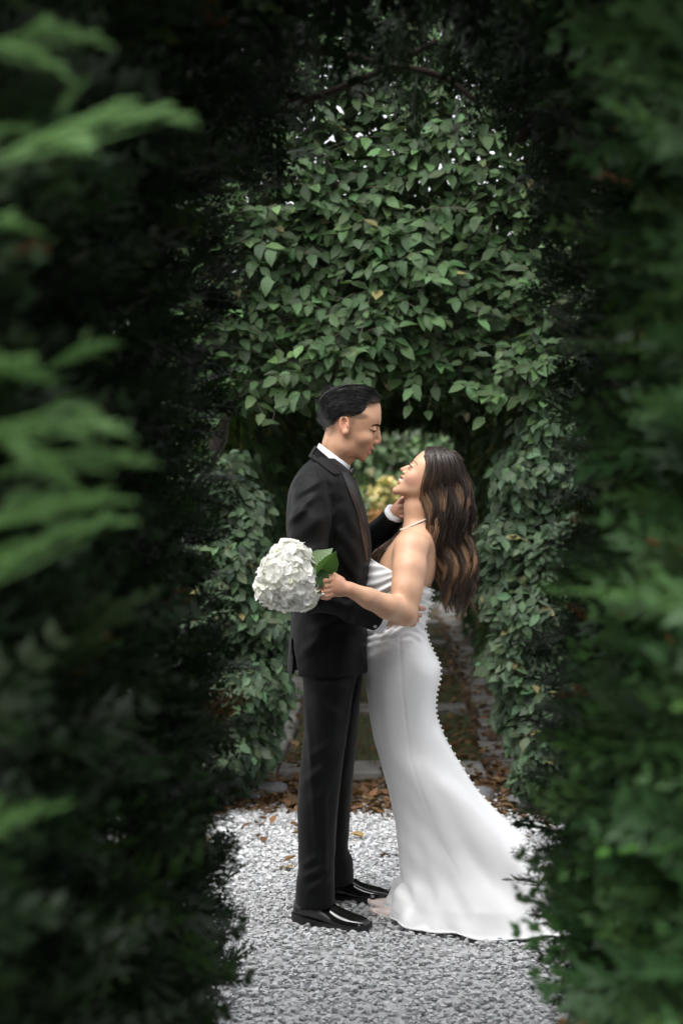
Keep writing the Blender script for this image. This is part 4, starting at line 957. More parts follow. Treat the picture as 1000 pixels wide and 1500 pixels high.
# stray spikes at the crown
nk = 150; kx = rng.uniform(467, 492, nk); ky = np.interp(kx, [466, 478, 492], [592, 576, 568]) + rng.uniform(0, 6, nk); L = rng.uniform(5, 13, nk); tt = np.linspace(0, 1, S)
dx = rng.uniform(-0.75, -0.1, nk); Kp = np.stack([kx[:, None] + dx[:, None] * L[:, None] * tt - 2 * tt ** 2, ky[:, None] - L[:, None] * tt * 0.75], -1)
Kw = W(Kp[..., 0], Kp[..., 1], np.broadcast_to(YG + rng.uniform(-0.04, 0.04, (nk, 1)), Kp.shape[:2]))
allP = np.concatenate([Pw, Pm, Kw]); allr = np.concatenate([rad, rad, np.linspace(0.0012, 0.0003, S)[None] * np.ones((nk, 1))])
Vt, Qt = ribbons(allP, allr, rng, 0.28); g = np.repeat(np.repeat(rng.uniform(0.003, 0.013, len(allP)), S), 2)[:, None] * np.array([1, .95, .95])
mk('strands', Vt, Qt, M_DARKHAIR, hair, col=g)

# ---- shirt collar, bow tie
def ring_band(tops, bots, Y, hd_t, hd_b, n=40, name='collar', mat=None, parent=None, th=0.004, bulge=0.0):
    """band between two tilted ellipses: tops=((back px),(front px))"""
    ph = np.arange(n) * 2 * np.pi / n; rings = []
    for t in np.linspace(0, 1, 5):
        b = np.array(tops[0]) * (1 - t) + np.array(bots[0]) * t; f = np.array(tops[1]) * (1 - t) + np.array(bots[1]) * t; hd = hd_t * (1 - t) + hd_b * t + bulge * math.sin(math.pi * t)
        B, Fp = W(*b, Y), W(*f, Y); rings.append((B + Fp) / 2 + np.outer(np.sign(np.cos(ph)) * np.abs(np.cos(ph)) ** .72, (Fp - B) / 2) + np.outer(np.sign(np.sin(ph)) * np.abs(np.sin(ph)) ** .72, (0, hd, 0)))
    C = np.array(rings); ctr = C.mean(1, keepdims=True); inn = ctr + (C - ctr) * (1 - th / 0.06)
    full = np.concatenate([C, inn[::-1], C[:1]]); V, Fc = loft_rings(full)
    return mk(name, V, Fc, mat, parent)
shirt = ring_band(((467.5, 649), (513, 682.5)), ((462, 660), (509, 701)), YG, 0.062, 0.072, name='shirt', mat=M_SHIRT, parent=groom)
Ft = Field(W(500, 712, YG) - (0, 0.09, 0), W(526, 674, YG) + (0, 0.09, 0), 0.0022)
for s in (-1, 1):
    Ft.ell(W(513.5, 693, YG + s * 0.032 - .01), (0.0085, 0.026, 0.022), 0.004, np.array([[.92, 0, .38], [0, 1, 0], [-.38, 0, .92]]))
Ft.ell(W(514, 693, YG - .01), (0.011, 0.011, 0.012), 0.003)
V, Q = Ft.mesh(); mk('bow_tie', V, Q, M_SATIN_B, groom)

# ---- jacket
Fj = Field(W(400, 1000, YG) - (0, 0.42, 0), W(606, 648, YG) + (0, 0.40, 0), 0.0060)
Fj.loft([rowz(672, 456, 496, YG, .085), rowz(684, 443, 508, YG, .125), rowz(696, 434, 516, YG, .165), rowz(712, 426, 524, YG, .185), rowz(740, 421, 533, YG, .19), rowz(770, 420.5, 540, YG, .188),
         rowz(800, 423, 544, YG, .178), rowz(840, 427, 541, YG, .168), rowz(880, 428, 538, YG, .165), rowz(920, 426, 538, YG, .186), rowz(950, 424, 539, YG, .202), rowz(981, 421.5, 540, YG, .214)], 2.5, 0.012)
SH = W(458, 722, 4.745)
Fj.chain([W(457, 718, 4.755), W(453, 765, 4.70), W(449, 820, 4.68), W(447, 874, 4.665)], [0.068, 0.066, 0.062, 0.056], 0.014)
Fj.chain([W(447, 874, 4.665), W(470, 872, 4.655), W(510, 884, 4.675), W(549, 906, 4.715)], [0.056, 0.054, 0.046, 0.040], 0.012)
Fj.chain([W(462, 716, 5.05), W(488, 790, 5.12), W(530, 812, 5.12)], [0.068, 0.062, 0.056], 0.012)
Fj.chain([W(530, 812, 5.12), W(556, 782, 5.06), W(573, 760, 5.01)], [0.056, 0.050, 0.040], 0.012)
def near_fold(px0, py0, px1, py1, amp, wid, Yc=YG):
    a, b = W(px0, py0, 4.72), W(px1, py1, 4.72); ab = np.array([b[0] - a[0], b[2] - a[2]]); L2 = ab @ ab; wm = wid * 0.0023
    def fn(x, y, z):
        t = np.clip(((x - a[0]) * ab[0] + (z - a[2]) * ab[1]) / L2, -0.2, 1.2)
        d2 = (x - a[0] - ab[0] * t) ** 2 + (z - a[2] - ab[1] * t) ** 2; e = np.clip(1 - np.abs(2 * np.clip(t, 0, 1) - 1) ** 3, 0, 1) * ((t > -0.2) & (t < 1.2))
        return np.where(y < Yc + 0.02, -amp * np.exp(-d2 / wm ** 2) * e, 0)
    lo = np.minimum(a, b) - 0.06; hi = np.maximum(a, b) + 0.06; lo[1] = Yc - 0.4; hi[1] = Yc + 0.05
    return fn, lo, hi
for f in [(430, 728, 478, 700, .006, 6), (426, 752, 470, 722, .007, 6), (424, 765, 452, 742, .008, 5), (427, 790, 486, 752, .005, 8), (436, 812, 484, 800, .005, 7), (470, 708, 486, 760, .004, 5),
          (495, 770, 532, 838, .006, 9), (492, 800, 528, 856, .006, 8), (500, 735, 524, 790, .004, 9), (490, 855, 525, 862, .004, 5), (480, 862, 515, 880, -.005, 5), (500, 905, 540, 935, .005, 9), (450, 930, 520, 905, .005, 9), (440, 960, 480, 925, .004, 9)]:
    f = (*f[:4], f[4] * 1.7, f[5]); fn, lo, hi = near_fold(*f); Fj.warp(fn, lo, hi)
# armhole seam groove
for a, b in zip([(432, 708), (446, 695.5), (464, 694.5), (477, 703), (486, 722), (488.5, 752)], [(446, 695.5), (464, 694.5), (477, 703), (486, 722), (488.5, 752), (488, 795)]):
    fn, lo, hi = near_fold(*a, *b, -.0045, 2.2); Fj.warp(fn, lo, hi)
# back vent: wedge opening above the hem
def vent(x, y, z):
    c0, c1 = W(431, 920, YG), W(438.5, 984, YG); t = np.clip((z - c0[2]) / (c1[2] - c0[2]), 0, 1.2); xc = c0[0] + (c1[0] - c0[0]) * t
    return np.maximum(np.maximum(np.abs(x - xc) - 0.009 * t, z - c0[2]), y - YG + 0.02)
Fj.add(vent, W(425, 990, YG) - (0, .3, 0), W(446, 915, YG) + (0, .05, 0), 0.003, 's')
Vj, Qj = Fj.mesh(); Vj = Vj + 0.0012 * np.stack([vnoise(Vj, 60, 5), vnoise(Vj, 60, 6), 0 * Vj[:, 0]], 1)
jacket = mk('jacket', Vj, Qj, M_SUIT, groom)
# collar and lapel
ring_band(((461, 652.5), (509, 694)), ((452.5, 668), (494, 700)), YG, 0.072, 0.105, name='collar', mat=M_SUIT, parent=jacket, th=0.006, bulge=0.004)
patch(Fj, [(499, 690), (504, 700), (511, 719), (520, 741), (526.5, 768), (532.5, 800), (536, 822)], [(509, 691), (515, 699), (522, 713), (530, 738), (535, 762), (540, 790), (539, 822)], 40, 8, 0.007, 0.010, 'lapel', M_SATIN_B, jacket, bulge=0.003, sm=25)
patch(Fj, [(464, 655), (474, 668), (486, 682), (497, 693)], [(455, 668), (466, 677), (480, 688), (490, 695)], 20, 6, 0.010, 0.014, 'lapel_collar', M_SUIT, jacket, bulge=0.003)
# cuffs
def cuff(name, a, b, ra, rb, mat, parent, link_=None):
    a = np.array(W(*a)); b = np.array(W(*b)); P = np.array([a, a * .6 + b * .4, b, b, a])[None]; V, Fc = tubes(P, np.array([[ra, (ra + rb) / 2, rb, rb - .004, ra - .004]]), 24)
    return mk(name, V, Fc, mat, parent)
c1 = cuff('cuff', (546, 905, 4.713), (560, 912.5, 4.727), .036, .0385, M_SHIRT, shirt)
c2 = cuff('cuff', (570, 763, 5.015), (580, 750, 4.995), .036, .0375, M_SHIRT, shirt)
Fk = Field(W(541, 922, 4.68) - (0, 0.02, 0), W(557, 908, 4.66) + (0, 0.04, 0), 0.0012); Fk.ell(W(549, 917, 4.682), (.0065, .004, .0065), .001); V, Q = Fk.mesh()
M_STEEL = pmat('polished_steel', (0.5, 0.5, 0.52), 0.2, 0.5, Metallic=1.0); mk('cufflink', V, Q, M_STEEL, c1)
# jacket lining seen in the vent
patch(Fb, [(432, 930), (435, 955), (438, 978)], [(437, 930), (441, 955), (445, 978)], 8, 4, 0.02, 0.003, 'lining', pmat('grey_lining', (0.12, 0.12, 0.13), 0.4, 0.5), jacket)

# ---- trousers
Fp = Field(W(405, 1345, 4.78) - (0, 0.2, 0), W(560, 945, 4.90) + (0, 0.32, 0), 0.0072)
NL_, FL_ = 4.785, 5.035
Fp.loft([rowz(950, 434, 526, YG, .165), rowz(975, 438, 527, YG, .165), rowz(1000, 446, 520, YG, .15), rowz(1020, 455, 510, YG, .12)], 2.2, 0.02)
Fp.loft([rowz(960, 442, 522, NL_ + .02, .08), rowz(1000, 444, 519, NL_, .092), rowz(1060, 446, 510, NL_, .092), rowz(1110, 441.5, 503, NL_, .085), rowz(1160, 436.5, 497, NL_, .08), rowz(1240, 436.5, 491, NL_, .073), rowz(1276, 436.5, 489, NL_, .070), rowz(1290, 434, 490, NL_, .073), rowz(1323, 432.5, 490, NL_, .075)], 2.1, 0.015)
Fp.loft([rowz(960, 450, 532, FL_, .10), rowz(1000, 452, 530, FL_, .10), rowz(1060, 455, 524, FL_, .09), rowz(1110, 455, 519.5, FL_, .083), rowz(1150, 456, 515, FL_, .078), rowz(1204, 457, 512, FL_, .072), rowz(1243, 458, 509.5, FL_, .068), rowz(1257, 459, 515.5, FL_, .072), rowz(1291, 460, 517.5, FL_, .074)], 2.1, 0.004)
for f in [(446, 1010, 470, 1300, .003, 4), (450, 1110, 500, 1080, .004, 7), (440, 1150, 480, 1118, .005, 6), (445, 1180, 490, 1150, .003, 7), (437, 1288, 480, 1268, .006, 5), (450, 1306, 489, 1280, .005, 5), (438, 1272, 470, 1250, .004, 5), (470, 1000, 520, 1012, .004, 8), (455, 1020, 512, 1060, .004, 8), (475, 1130, 478, 1300, .004, 3)]:
    f = (*f[:4], f[4] * 1.7, f[5]); fn, lo, hi = near_fold(*f); Fp.warp(fn, lo, hi)
Vp, Qp = Fp.mesh(); Vp = Vp + 0.0015 * np.stack([vnoise(Vp, 40, 7), vnoise(Vp, 40, 8), 0 * Vp[:, 0]], 1)
mk('trousers', Vp, Qp, M_SUIT, groom)

# ---- shoes
def shoe(parent, heel, toe, L, wid, tops, hws, mat, solemat, heel_h, laces=False, label=None, tz=0.02, open_at=None):
    h = np.array(heel[:2]); d = np.array(toe[:2]) - h; d = d / np.linalg.norm(d); n2 = np.array([-d[1], d[0]])
    def place(s, lat, z): return np.stack([h[0] + d[0] * s + n2[0] * lat, h[1] + d[1] * s + n2[1] * lat, z], -1)
    st = 0.5 - 0.5 * np.cos(np.linspace(0, np.pi, 36)); hw = curve_1d([a for a, _ in hws], [b for _, b in hws], st) * wid; zt = curve_1d([a for a, _ in tops], [b for _, b in tops], st)
    zb = tz + heel_h * np.clip(1 - st / 0.55, 0, 1) ** 1.3 + 0.012 * np.clip((st - 0.8) / 0.2, 0, 1) ** 2
    ph = np.linspace(0, np.pi, 19); C = np.zeros((36, 19, 3))
    for i, s in enumerate(st):
        yy = hw[i] * np.sign(np.cos(ph)) * np.abs(np.cos(ph)) ** 0.75; zz = zb[i] + (zt[i] + heel_h * max(0, 1 - s / .55) ** 1.3 - zb[i]) * np.sin(ph) ** 0.85
        C[i] = place(np.full(19, s * L) + 0 * yy, yy, zz)
    V, Fc = loft_rings(C, True)
    o = mk('shoe', V, Fc, mat, parent)
    if label: o['label'] = label
    # sole
    rows = []
    for i, s in enumerate(st):
        e = 0.004; zlow = 0.003 if s < 0.27 else 0.003 + (heel_h * np.clip(1 - s / 0.55, 0, 1) ** 1.3) + 0.004 + 0.010 * np.clip((s - 0.8) / 0.2, 0, 1) ** 2
        rows.append(place(np.full(4, s * L + (e if s > .5 else -e)), np.array([-hw[i] - e, hw[i] + e, hw[i] + e, -hw[i] - e]), np.array([zlow, zlow, zb[i] + .003, zb[i] + .003])))
    C2 = np.array(rows); V, Fc = loft_rings(C2, True); k = len(V) - 4
    mk('sole', V, np.vstack([Fc, [(0, 1, 2, 3)], [(k + 3, k + 2, k + 1, k)]]), solemat, o, smooth=False)
    if laces:
        for s in (0.38, 0.43, 0.48, 0.53):
            z0 = np.interp(s, st, zt); w2 = np.interp(s, st, hw) * 0.5
            tube_obj('lace', [place(s * L - .006, -w2, z0 - .012), place(s * L, 0, z0 + .004), place(s * L + .006, w2, z0 - .012)], .0025, M_SUIT, o, 8, 6)
        for a in (-1, 1):
            tube_obj('lace', [place(.40 * L, 0.004 * a, .088), place(.42 * L, .022 * a, .094), place(.46 * L, .026 * a, .082), place(.47 * L, .03 * a, .064)], .0022, M_SUIT, o, 10, 6)
        tube_obj('seam', [place(.10 * L, -np.interp(.10, st, hw) - .0005, .052), place(.25 * L, -np.interp(.25, st, hw) * .99, .058), place(.36 * L, -np.interp(.36, st, hw) * .93, .06), place(.42 * L, -np.interp(.42, st, hw) * .75, .066)], .0016, M_SUIT, o, 12, 6)
    return o
TOPS = [(0, .066), (.04, .078), (.15, .088), (.3, .092), (.4, .088), (.5, .078), (.62, .064), (.75, .055), (.88, .048), (.96, .040), (1, .030)]
HWS = [(0, .014), (.03, .026), (.1, .033), (.25, .0345), (.4, .038), (.6, .046), (.74, .047), (.86, .041), (.94, .031), (.98, .020), (1, .008)]
shoe(groom, G(432, 1349), G(536, 1366), 0.285, 1.0, TOPS, HWS, M_PATENT, M_SOLE, 0.012, True)
shoe(groom, G(463, 1316), G(566, 1322), 0.27, 1.0, TOPS, HWS, M_PATENT, M_SOLE, 0.012, True)
# ================================================================ BRIDE
YB = 4.92
bride = empty('person', 'woman in strapless white satin wedding gown gazing up at the groom', 'person')
HBR = HeadFrame(622, 700, YB, -36, -1)
SKB = np.array([0.59, 0.348, 0.225])
Fw = Field((W(462, 700, 4.55)[0] - .01, 4.44, W(500, 935, 4.6)[2] - .01), (W(692, 700, YB)[0], 5.26, W(600, 648, YB)[2] + .01), 0.0035)
# head
Fw.ell(W(641, 694, YB), (0.090, 0.071, 0.078), 0.01, HBR.M)
face_loft(Fw, HBR, [(634, 655), (626, 659), (619.5, 663), (614.5, 667), (609.5, 671), (606, 674.2), (602, 679.5), (598, 686), (594, 692), (590.5, 698), (587, 704), (583.5, 710), (579.5, 715.5), (577, 720), (576.5, 722.5)],
          [(-0.118, 0.018), (-0.105, 0.030), (-0.085, 0.045), (-0.06, 0.055), (-0.03, 0.0625), (0.0, 0.066), (0.03, 0.067), (0.055, 0.060), (0.08, 0.045), (0.105, 0.025)], ((580, 726), (607, 727)), -0.03, uc=0.0)
Fw.chain([W(601, 682, YB), W(596, 685, YB), W(591.5, 687.2, YB), W(588.2, 688.0, YB)], [0.0048, 0.0054, 0.0060, 0.0064], 0.009)
for s in (-1, 1):
    Fw.ell(W(591.5, 692, YB + s * 0.0105), (0.0064, 0.0058, 0.0052), 0.006)
    Fw.ell(W(598.5, 680, YB + s * 0.032), (0.011, 0.014, 0.008), 0.012, mode='s')
    Fw.ell(W(602, 684.5, YB + s * 0.032), (0.0115, 0.0125, 0.0105), 0.004)
    Fw.ell(W(604, 700, YB + s * 0.042), (0.020, 0.015, 0.018), 0.02)
Fw.ell(W(588.4, 697.8, YB), (0.0060, 0.020, 0.0050), 0.006)
Fw.ell(W(584.8, 706, YB), (0.0066, 0.018, 0.0050), 0.006)
Fw.cone(W(584, 702, YB - 0.022), W(584, 702, YB + 0.022), 0.0024, 0.0024, 0.003, 's')
Fw.ell(W(580, 718.5, YB), (0.0125, 0.017, 0.0115), 0.012)
# neck, shoulders, chest, back
Fw.chain([W(613, 715, YB), W(610.5, 745, YB), W(611, 772, YB)], [0.044, 0.0425, 0.048], 0.02)
Fw.loft([rowz(770, 597, 628, YB, .055), rowz(783, 583, 636, YB, .12), rowz(797, 572, 639, YB, .155), rowz(815, 560, 639, YB, .155), rowz(840, 550, 638, YB, .145), rowz(870, 547, 626, YB, .12), rowz(900, 548, 614, YB, .105), rowz(935, 548, 612, YB, .10)], 2.2, 0.03)
YSH = 4.765
Fw.ell(W(604, 802, YSH), (0.052, 0.046, 0.050), 0.04)
Fw.chain([W(602, 806, YSH), W(599.5, 835, 4.72), W(595.5, 865, 4.685), W(593.5, 895, 4.66)], [0.0510, 0.0505, 0.0455, 0.0410], 0.035)
Fw.ell(W(596, 905, 4.662), (0.030, 0.032, 0.030), 0.02)
Fw.chain([W(591, 897, 4.655), W(568, 889, 4.61), W(540, 876.5, 4.57), W(513, 863.5, 4.55)], [0.0405, 0.0400, 0.0330, 0.0245], 0.016)
# far shoulder and arm, round the groom's far side
Fw.ell(W(596, 803, 5.075), (0.052, 0.045, 0.05), 0.03)
Fw.chain([W(594, 806, 5.08), W(578, 850, 5.14), W(560, 880, 5.165)], [0.05, 0.045, 0.04], 0.02)
Fw.chain([W(560, 880, 5.165), W(520, 868, 5.17), W(488, 858, 5.15)], [0.038, 0.032, 0.025], 0.012)
Fw.ell(W(476, 855, 5.14), (0.035, 0.013, 0.03), 0.01)
# shoulder blade hollow and spine edge
Fw.ell(W(629, 838, 4.775), (0.022, 0.03, 0.07), 0.03, mode='s')
# near hand round the stems
YH = 4.545
Fw.ell(W(497, 861, YH), (0.030, 0.019, 0.030), 0.014, np.array([[.94, 0, .34], [0, 1, 0], [-.34, 0, .94]]))
Fw.ell(W(489, 858, YH - .004), (0.024, 0.015, 0.031), 0.010)
for k, (ya, yb, yc) in enumerate(((848, 851, 855), (855.5, 859, 862), (863, 866.5, 868.5), (870, 873, 874.5))):
    finger(Fw, [(487, ya + 1, YH - .008), (476.5 + k * .4, yb, YH - .016), (470 + k * .9, yc, YH - .002), (475 + k, yc + 1, YH + .016), (482, yc + 1, YH + .022)], .0098 - .0006 * (k == 3), .0074, 0.0035)
finger(Fw, [(500, 850, YH + .004), (489, 843.5, YH + .006), (480, 844.5, YH + .004), (473.5, 848, YH + .002)], .0118, .0082, 0.004)
Vw, Qw = Fw.mesh()
_p = proj(Vw); Vw = relax(Vw, Qw, np.clip((_p[:, 1] - 742) / 12, 0, 1) * np.clip((_p[:, 0] - 512) / 14, 0, 1), 22)
# the body under the gown, in the same figure
Fl = Field(W(520, 1360, YB) - (0, .2, 0), W(660, 915, YB) + (0, .2, 0), 0.009)
Fl.loft([rowz(920, 546, 614, YB, .095), rowz(965, 548, 626, YB, .12), rowz(1000, 554, 624, YB, .12), rowz(1040, 562, 620, YB, .10)], 2.2, .02)
for Yl in (4.86, 4.98): Fl.chain([W(594, 1000, Yl), W(604, 1150, Yl), W(622, 1310, Yl), W(616, 1332, Yl)], [.062, .04, .03, .028], .02)
Vl, Ql = Fl.mesh()
Cw = np.tile(SKB, (len(Vw), 1))
inhead = (Vw[:, 2] > W(600, 732, YB)[2])
def tb(C, px, py, rx, ry, ang, c, a): return tint(C, blob(Vw, YB, px, py, rx, ry, ang) * inhead, c, a)
Cw = tb(Cw, 587, 697.5, 6, 3.2, 55, (0.58, 0.23, 0.18), .75); Cw = tb(Cw, 582.5, 706.3, 6, 3.2, 20, (0.60, 0.24, 0.18), .75)
Cw = tb(Cw, 606, 702, 12, 11, 0, (0.62, 0.29, 0.22), .55); Cw = tb(Cw, 588, 688, 5, 4, 0, (0.62, 0.33, 0.25), .4)
hm = (Vw[:, 1] < 4.60) & (Vw[:, 0] < W(520, 860, YH)[0]); Cw[hm] = Cw[hm] * (1.0, .92, .92)
V, Q, C = joined([(Vw, Qw, Cw), (Vl, Ql, np.tile(SKB, (len(Vl), 1)))])
mk('body', V, Q, M_SKIN, bride, col=C)
patch(Fw, [(600.5, 676.5), (604, 673.6), (608.5, 676), (612, 681.5)], [(601.5, 677.6), (604.5, 675.4), (608, 677.4), (611.4, 682)], 12, 3, 0.0004, 0.003, 'eyebrow', pmat('soft_brown_brow', (0.07, 0.04, 0.03), 0.7, 0.2), bride)
patch(Fw, [(597.6, 677.6), (598.8, 680.4), (601, 683.2), (604, 685.6)], [(598.6, 677.2), (600.2, 679.8), (602.2, 682.4), (604.4, 685)], 12, 3, 0.0016, 0.003, 'eyelash', M_BROW, bride)
la = []
for k in range(9):
    t = k / 8; a = np.array([598.0 + 4.6 * t, 679.0 + 5.0 * t]); b = a + (-2.2 + 1.2 * t, -3.4 + 1.0 * t)
    p0 = Fw.stick(a[0], a[1], .001); p1 = W(b[0], b[1], p0[1] - .006); la.append(np.array([p0, (p0 + p1) / 2 + (0, -.001, .0004), p1]))
V, Fc = tubes(np.array(la), np.array([[.0008, .0006, .0002]]), 3); mk('eyelash', V, Fc, M_BROW, bride)
patch(Fw, [(584.5, 699.4), (586.5, 701), (589, 703.2)], [(583.2, 702.6), (585.6, 703.4), (588.4, 704.0)], 8, 4, -0.0004, 0.003, 'teeth', pmat('teeth', (0.75, 0.72, 0.66), 0.25, 0.5), bride)

# ---- gown: rings from neckline to hem; front (left) and back (right) pixel of each ring, half depth
RW = [  # fx, fy, bx, by, half depth, centre-line Y
    (543, 817, 634, 862, .150, YB), (535, 828, 633.5, 868, .150, YB), (531, 845, 632, 878, .148, YB), (529.5, 868, 629, 890, .138, YB), (530.5, 890, 624.5, 905, .128, YB), (531, 912, 622.5, 920, .124, YB),
    (530.5, 932, 626, 936, .132, YB), (530, 952, 635, 955, .148, YB), (531.5, 972, 643.5, 974, .160, YB), (534, 992, 643.5, 993, .165, YB), (538, 1020, 639, 1016, .163, YB), (541.5, 1050, 638, 1042, .156, YB), (547, 1080, 645, 1066, .150, YB),
    (554, 1105, 657, 1095, .148, YB), (562, 1135, 675, 1126, .150, YB), (570, 1165, 698, 1158, .158, YB), (577, 1200, 728, 1191, .170, YB), (583, 1240, 762, 1223, .190, YB), (586.5, 1272, 795, 1252, .212, YB), (586, 1290, 820, 1280, .228, YB - .01),
    (579, 1306, 852, 1306, .250, YB - .015), (571, 1320, 876, 1328, .268, YB - .025), (567, 1333, 900, 1345, .282, YB - .03)]
nR, nT = 190, 180
A = curve_s(np.array(RW), nR); th = np.arange(nT) * 2 * np.pi / nT        # th=0 back, pi front, 3pi/2 near side (y<0)
Bk = W(A[:, 2], A[:, 3], A[:, 5]); Fo = W(A[:, 0], A[:, 1], A[:, 5])
mid = (Bk + Fo) / 2; half = (Bk - Fo) / 2
cs, sn = np.cos(th), np.sin(th); pe = 2.15
cx = np.sign(cs) * np.abs(cs) ** (2 / pe); sy = np.sign(sn) * np.abs(sn) ** (2 / pe)
tt = np.linspace(0, 1, nR)[:, None]; row = tt * (len(RW) - 1)
b = A[:, 4][:, None]
# the wide train pulls the sheet into a ridge along the back: narrow the depth towards the back at the knee
back = np.clip(cs, 0, 1)[None] ** 1.5; bell = np.clip((row - 11) / 4, 0, 1) * np.clip((22 - row) / 5, 0, 1)
bb = b * (1 - 0.28 * back * bell)
P = mid[:, None] + cx[None, :, None] * half[:, None] + (sy[None] * bb)[..., None] * np.array([0, 1.0, 0])
nrm = np.cross(np.gradient(P, axis=0), np.roll(P, -1, 1) - np.roll(P, 1, 1)); nrm /= np.linalg.norm(nrm, axis=2, keepdims=True) + 1e-9
cen = P.mean(1, keepdims=True); nrm = np.where(np.sum(nrm * (P - cen), 2, keepdims=True) < 0, -nrm, nrm)
q = proj(np.column_stack([P[..., 0].ravel(), np.full(P[..., 0].size, YB - .1), P[..., 2].ravel()])).reshape(nR, nT, 2); QX, QY = q[..., 0], q[..., 1]
disp = np.zeros((nR, nT))
near = (sn < 0.15)[None]
# draped bodice pleats
bod = np.clip(row / 0.5, 0, 1) * np.clip((6.2 - row) / 0.8, 0, 1)
pl = (QY - 818) + 0.10 * (QX - 545) + 6 * np.sin((QX - 530) * 0.035 + QY * 0.02)
saw = lambda u: (np.mod(u, 1.0)); pu = pl / (12.5 + 2 * np.sin(QX * .05))
disp += bod * 0.0075 * (np.exp(-((saw(pu) - 0.35) / 0.27) ** 2) - 0.4)
disp += bod * 0.003 * np.sin(pl / 3.1 + QX * .09)
# side gathers running from the hip seam to the front
def ridge(x0, y0, x1, y1, amp, wd, sharp=2):
    ab = np.array([x1 - x0, y1 - y0]); L2 = ab @ ab; t = np.clip(((QX - x0) * ab[0] + (QY - y0) * ab[1]) / L2, 0, 1)
    d = np.hypot(QX - x0 - ab[0] * t, QY - y0 - ab[1] * t); return amp * np.exp(-(d / wd) ** sharp) * near * (1 - 0.6 * np.abs(2 * t - 1) ** 3)
for r_ in [(530, 938, 584, 926, .006, 3), (530, 950, 586, 932, .005, 3), (531, 926, 582, 922, .005, 3), (533, 968, 582, 945, .004, 4), (585, 925, 588, 1000, -.003, 2), (588, 1000, 600, 1105, -.0025, 1.6), (600, 1105, 640, 1220, -.0025, 1.8), (640, 1220, 715, 1345, -.0025, 2), (715, 1345, 745, 1372, -.002, 2.5),
           (595, 1110, 660, 1215, .014, 15), (620, 1120, 735, 1262, .016, 13), (655, 1150, 800, 1290, .014, 13), (680, 1240, 800, 1345, -.012, 16), (610, 1180, 700, 1350, -.012, 20), (640, 1080, 690, 1160, .006, 8), (575, 1240, 600, 1345, .008, 14), (650, 1310, 700, 1368, .010, 14), (595, 1295, 578, 1332, .016, 8), (575, 1292, 566, 1320, .010, 6), (588, 1285, 610, 1330, -.012, 8), (600, 960, 635, 1000, .003, 12)]:
    disp += ridge(*r_)
fw = np.exp(-((QY - 930) / 30) ** 2) * near
disp += fw * 0.0004 * np.sin((QY * .55 - QX * .22) + 2 * np.sin(QX * .05)) + np.exp(-((QY - 1010) / 60) ** 2) * near * 0.0007 * np.sin(QX * .21 + QY * .09 + 2 * np.sin(QY * .03))
disp += np.clip((row - 12) / 6, 0, 1) * 0.0013 * np.sin(QX * .19 - QY * .13 + 3 * np.sin((QX + QY) * .012)) * near
low = np.clip((row - 12) / 9, 0, 1)
disp += low ** 1.5 * 0.012 * np.sin(th * 7 + 1.3 + 0.8 * np.sin(row * .5))[...] * (0.4 + 0.6 * near)
disp += low ** 3 * 0.010 * np.sin(th * 17 + row * 0.3)
P = P + nrm * disp[..., None]
# hem rests on the gravel
zf = 0.014 + 0.010 * (1 + np.sin(th * 9 + 1)) * 0.5
P[..., 2] = np.maximum(P[..., 2], zf[None])
hemk = np.clip((row - 20.0) / 2.0, 0, 1) ** 1.2
frontlift = np.clip(-cs, 0, 1) ** 6 * 0.03
P[..., 2] = P[..., 2] * (1 - hemk) + np.minimum(P[..., 2], zf[None] + frontlift[None]) * hemk
# neckline: points up at the bust, dips under the arm
inner = P.mean(1, keepdims=True) + (P - P.mean(1, keepdims=True)) * 0.985
C = np.concatenate([inner[8:0:-1], P]); V, Fc = loft_rings(C)
M_SATIN = pmat('ivory_satin', (0.77, 0.77, 0.775), 0.38, 0.45, Sheen_Weight=0.15, Sheen_Roughness=0.4, bump=(7, 0.12, 0.02))
gown = mk('gown', V, Fc, M_SATIN, bride)
# hem band
hb = tubes(np.concatenate([P[-1], P[-1, :1]])[None], np.full((1, nT + 1), .0032), 5); mk('hem', hb[0], hb[1], M_SATIN, gown)
# turned-over neckline flap at the bust
nf = P[0:1]
# covered buttons down the back
def back_pt(row_f, off=0.0):
    i = np.clip(row_f / (len(RW) - 1) * (nR - 1), 0, nR - 1); i0 = int(i); i1 = min(i0 + 1, nR - 1); f = i - i0; j = int(nT * (1 - 0.012)) % nT
    p = P[i0, j] * (1 - f) + P[i1, j] * f; n_ = nrm[i0, j]; return p + n_ * off, n_
u_, v_ = np.meshgrid(np.linspace(0, np.pi, 6), np.arange(8) * np.pi / 4, indexing='ij')
sph = np.stack([np.sin(u_) * np.cos(v_), np.sin(u_) * np.sin(v_), np.cos(u_)], -1).reshape(-1, 3); sphF = grid_faces(6, 8, True)
btn_me = mesh_data('button', sph * (0.0052, 0.0052, 0.0050), sphF, M_SATIN)
rf = np.linspace(0.2, 18.5, 4000); bp_ = np.array([back_pt(r_)[0] for r_ in rf]); arc = np.concatenate([[0], np.cumsum(np.linalg.norm(np.diff(bp_, axis=0), axis=1))])
pos = 0.004
while pos < arc[-1]:
    r_ = np.interp(pos, arc, rf); p, n_ = back_pt(r_, 0.002); o = link('button', btn_me, gown); o.matrix_local = Matrix.Translation(p)
    pos += 0.0165 if r_ < 6.5 else (0.0185 if r_ < 12 else 0.030)

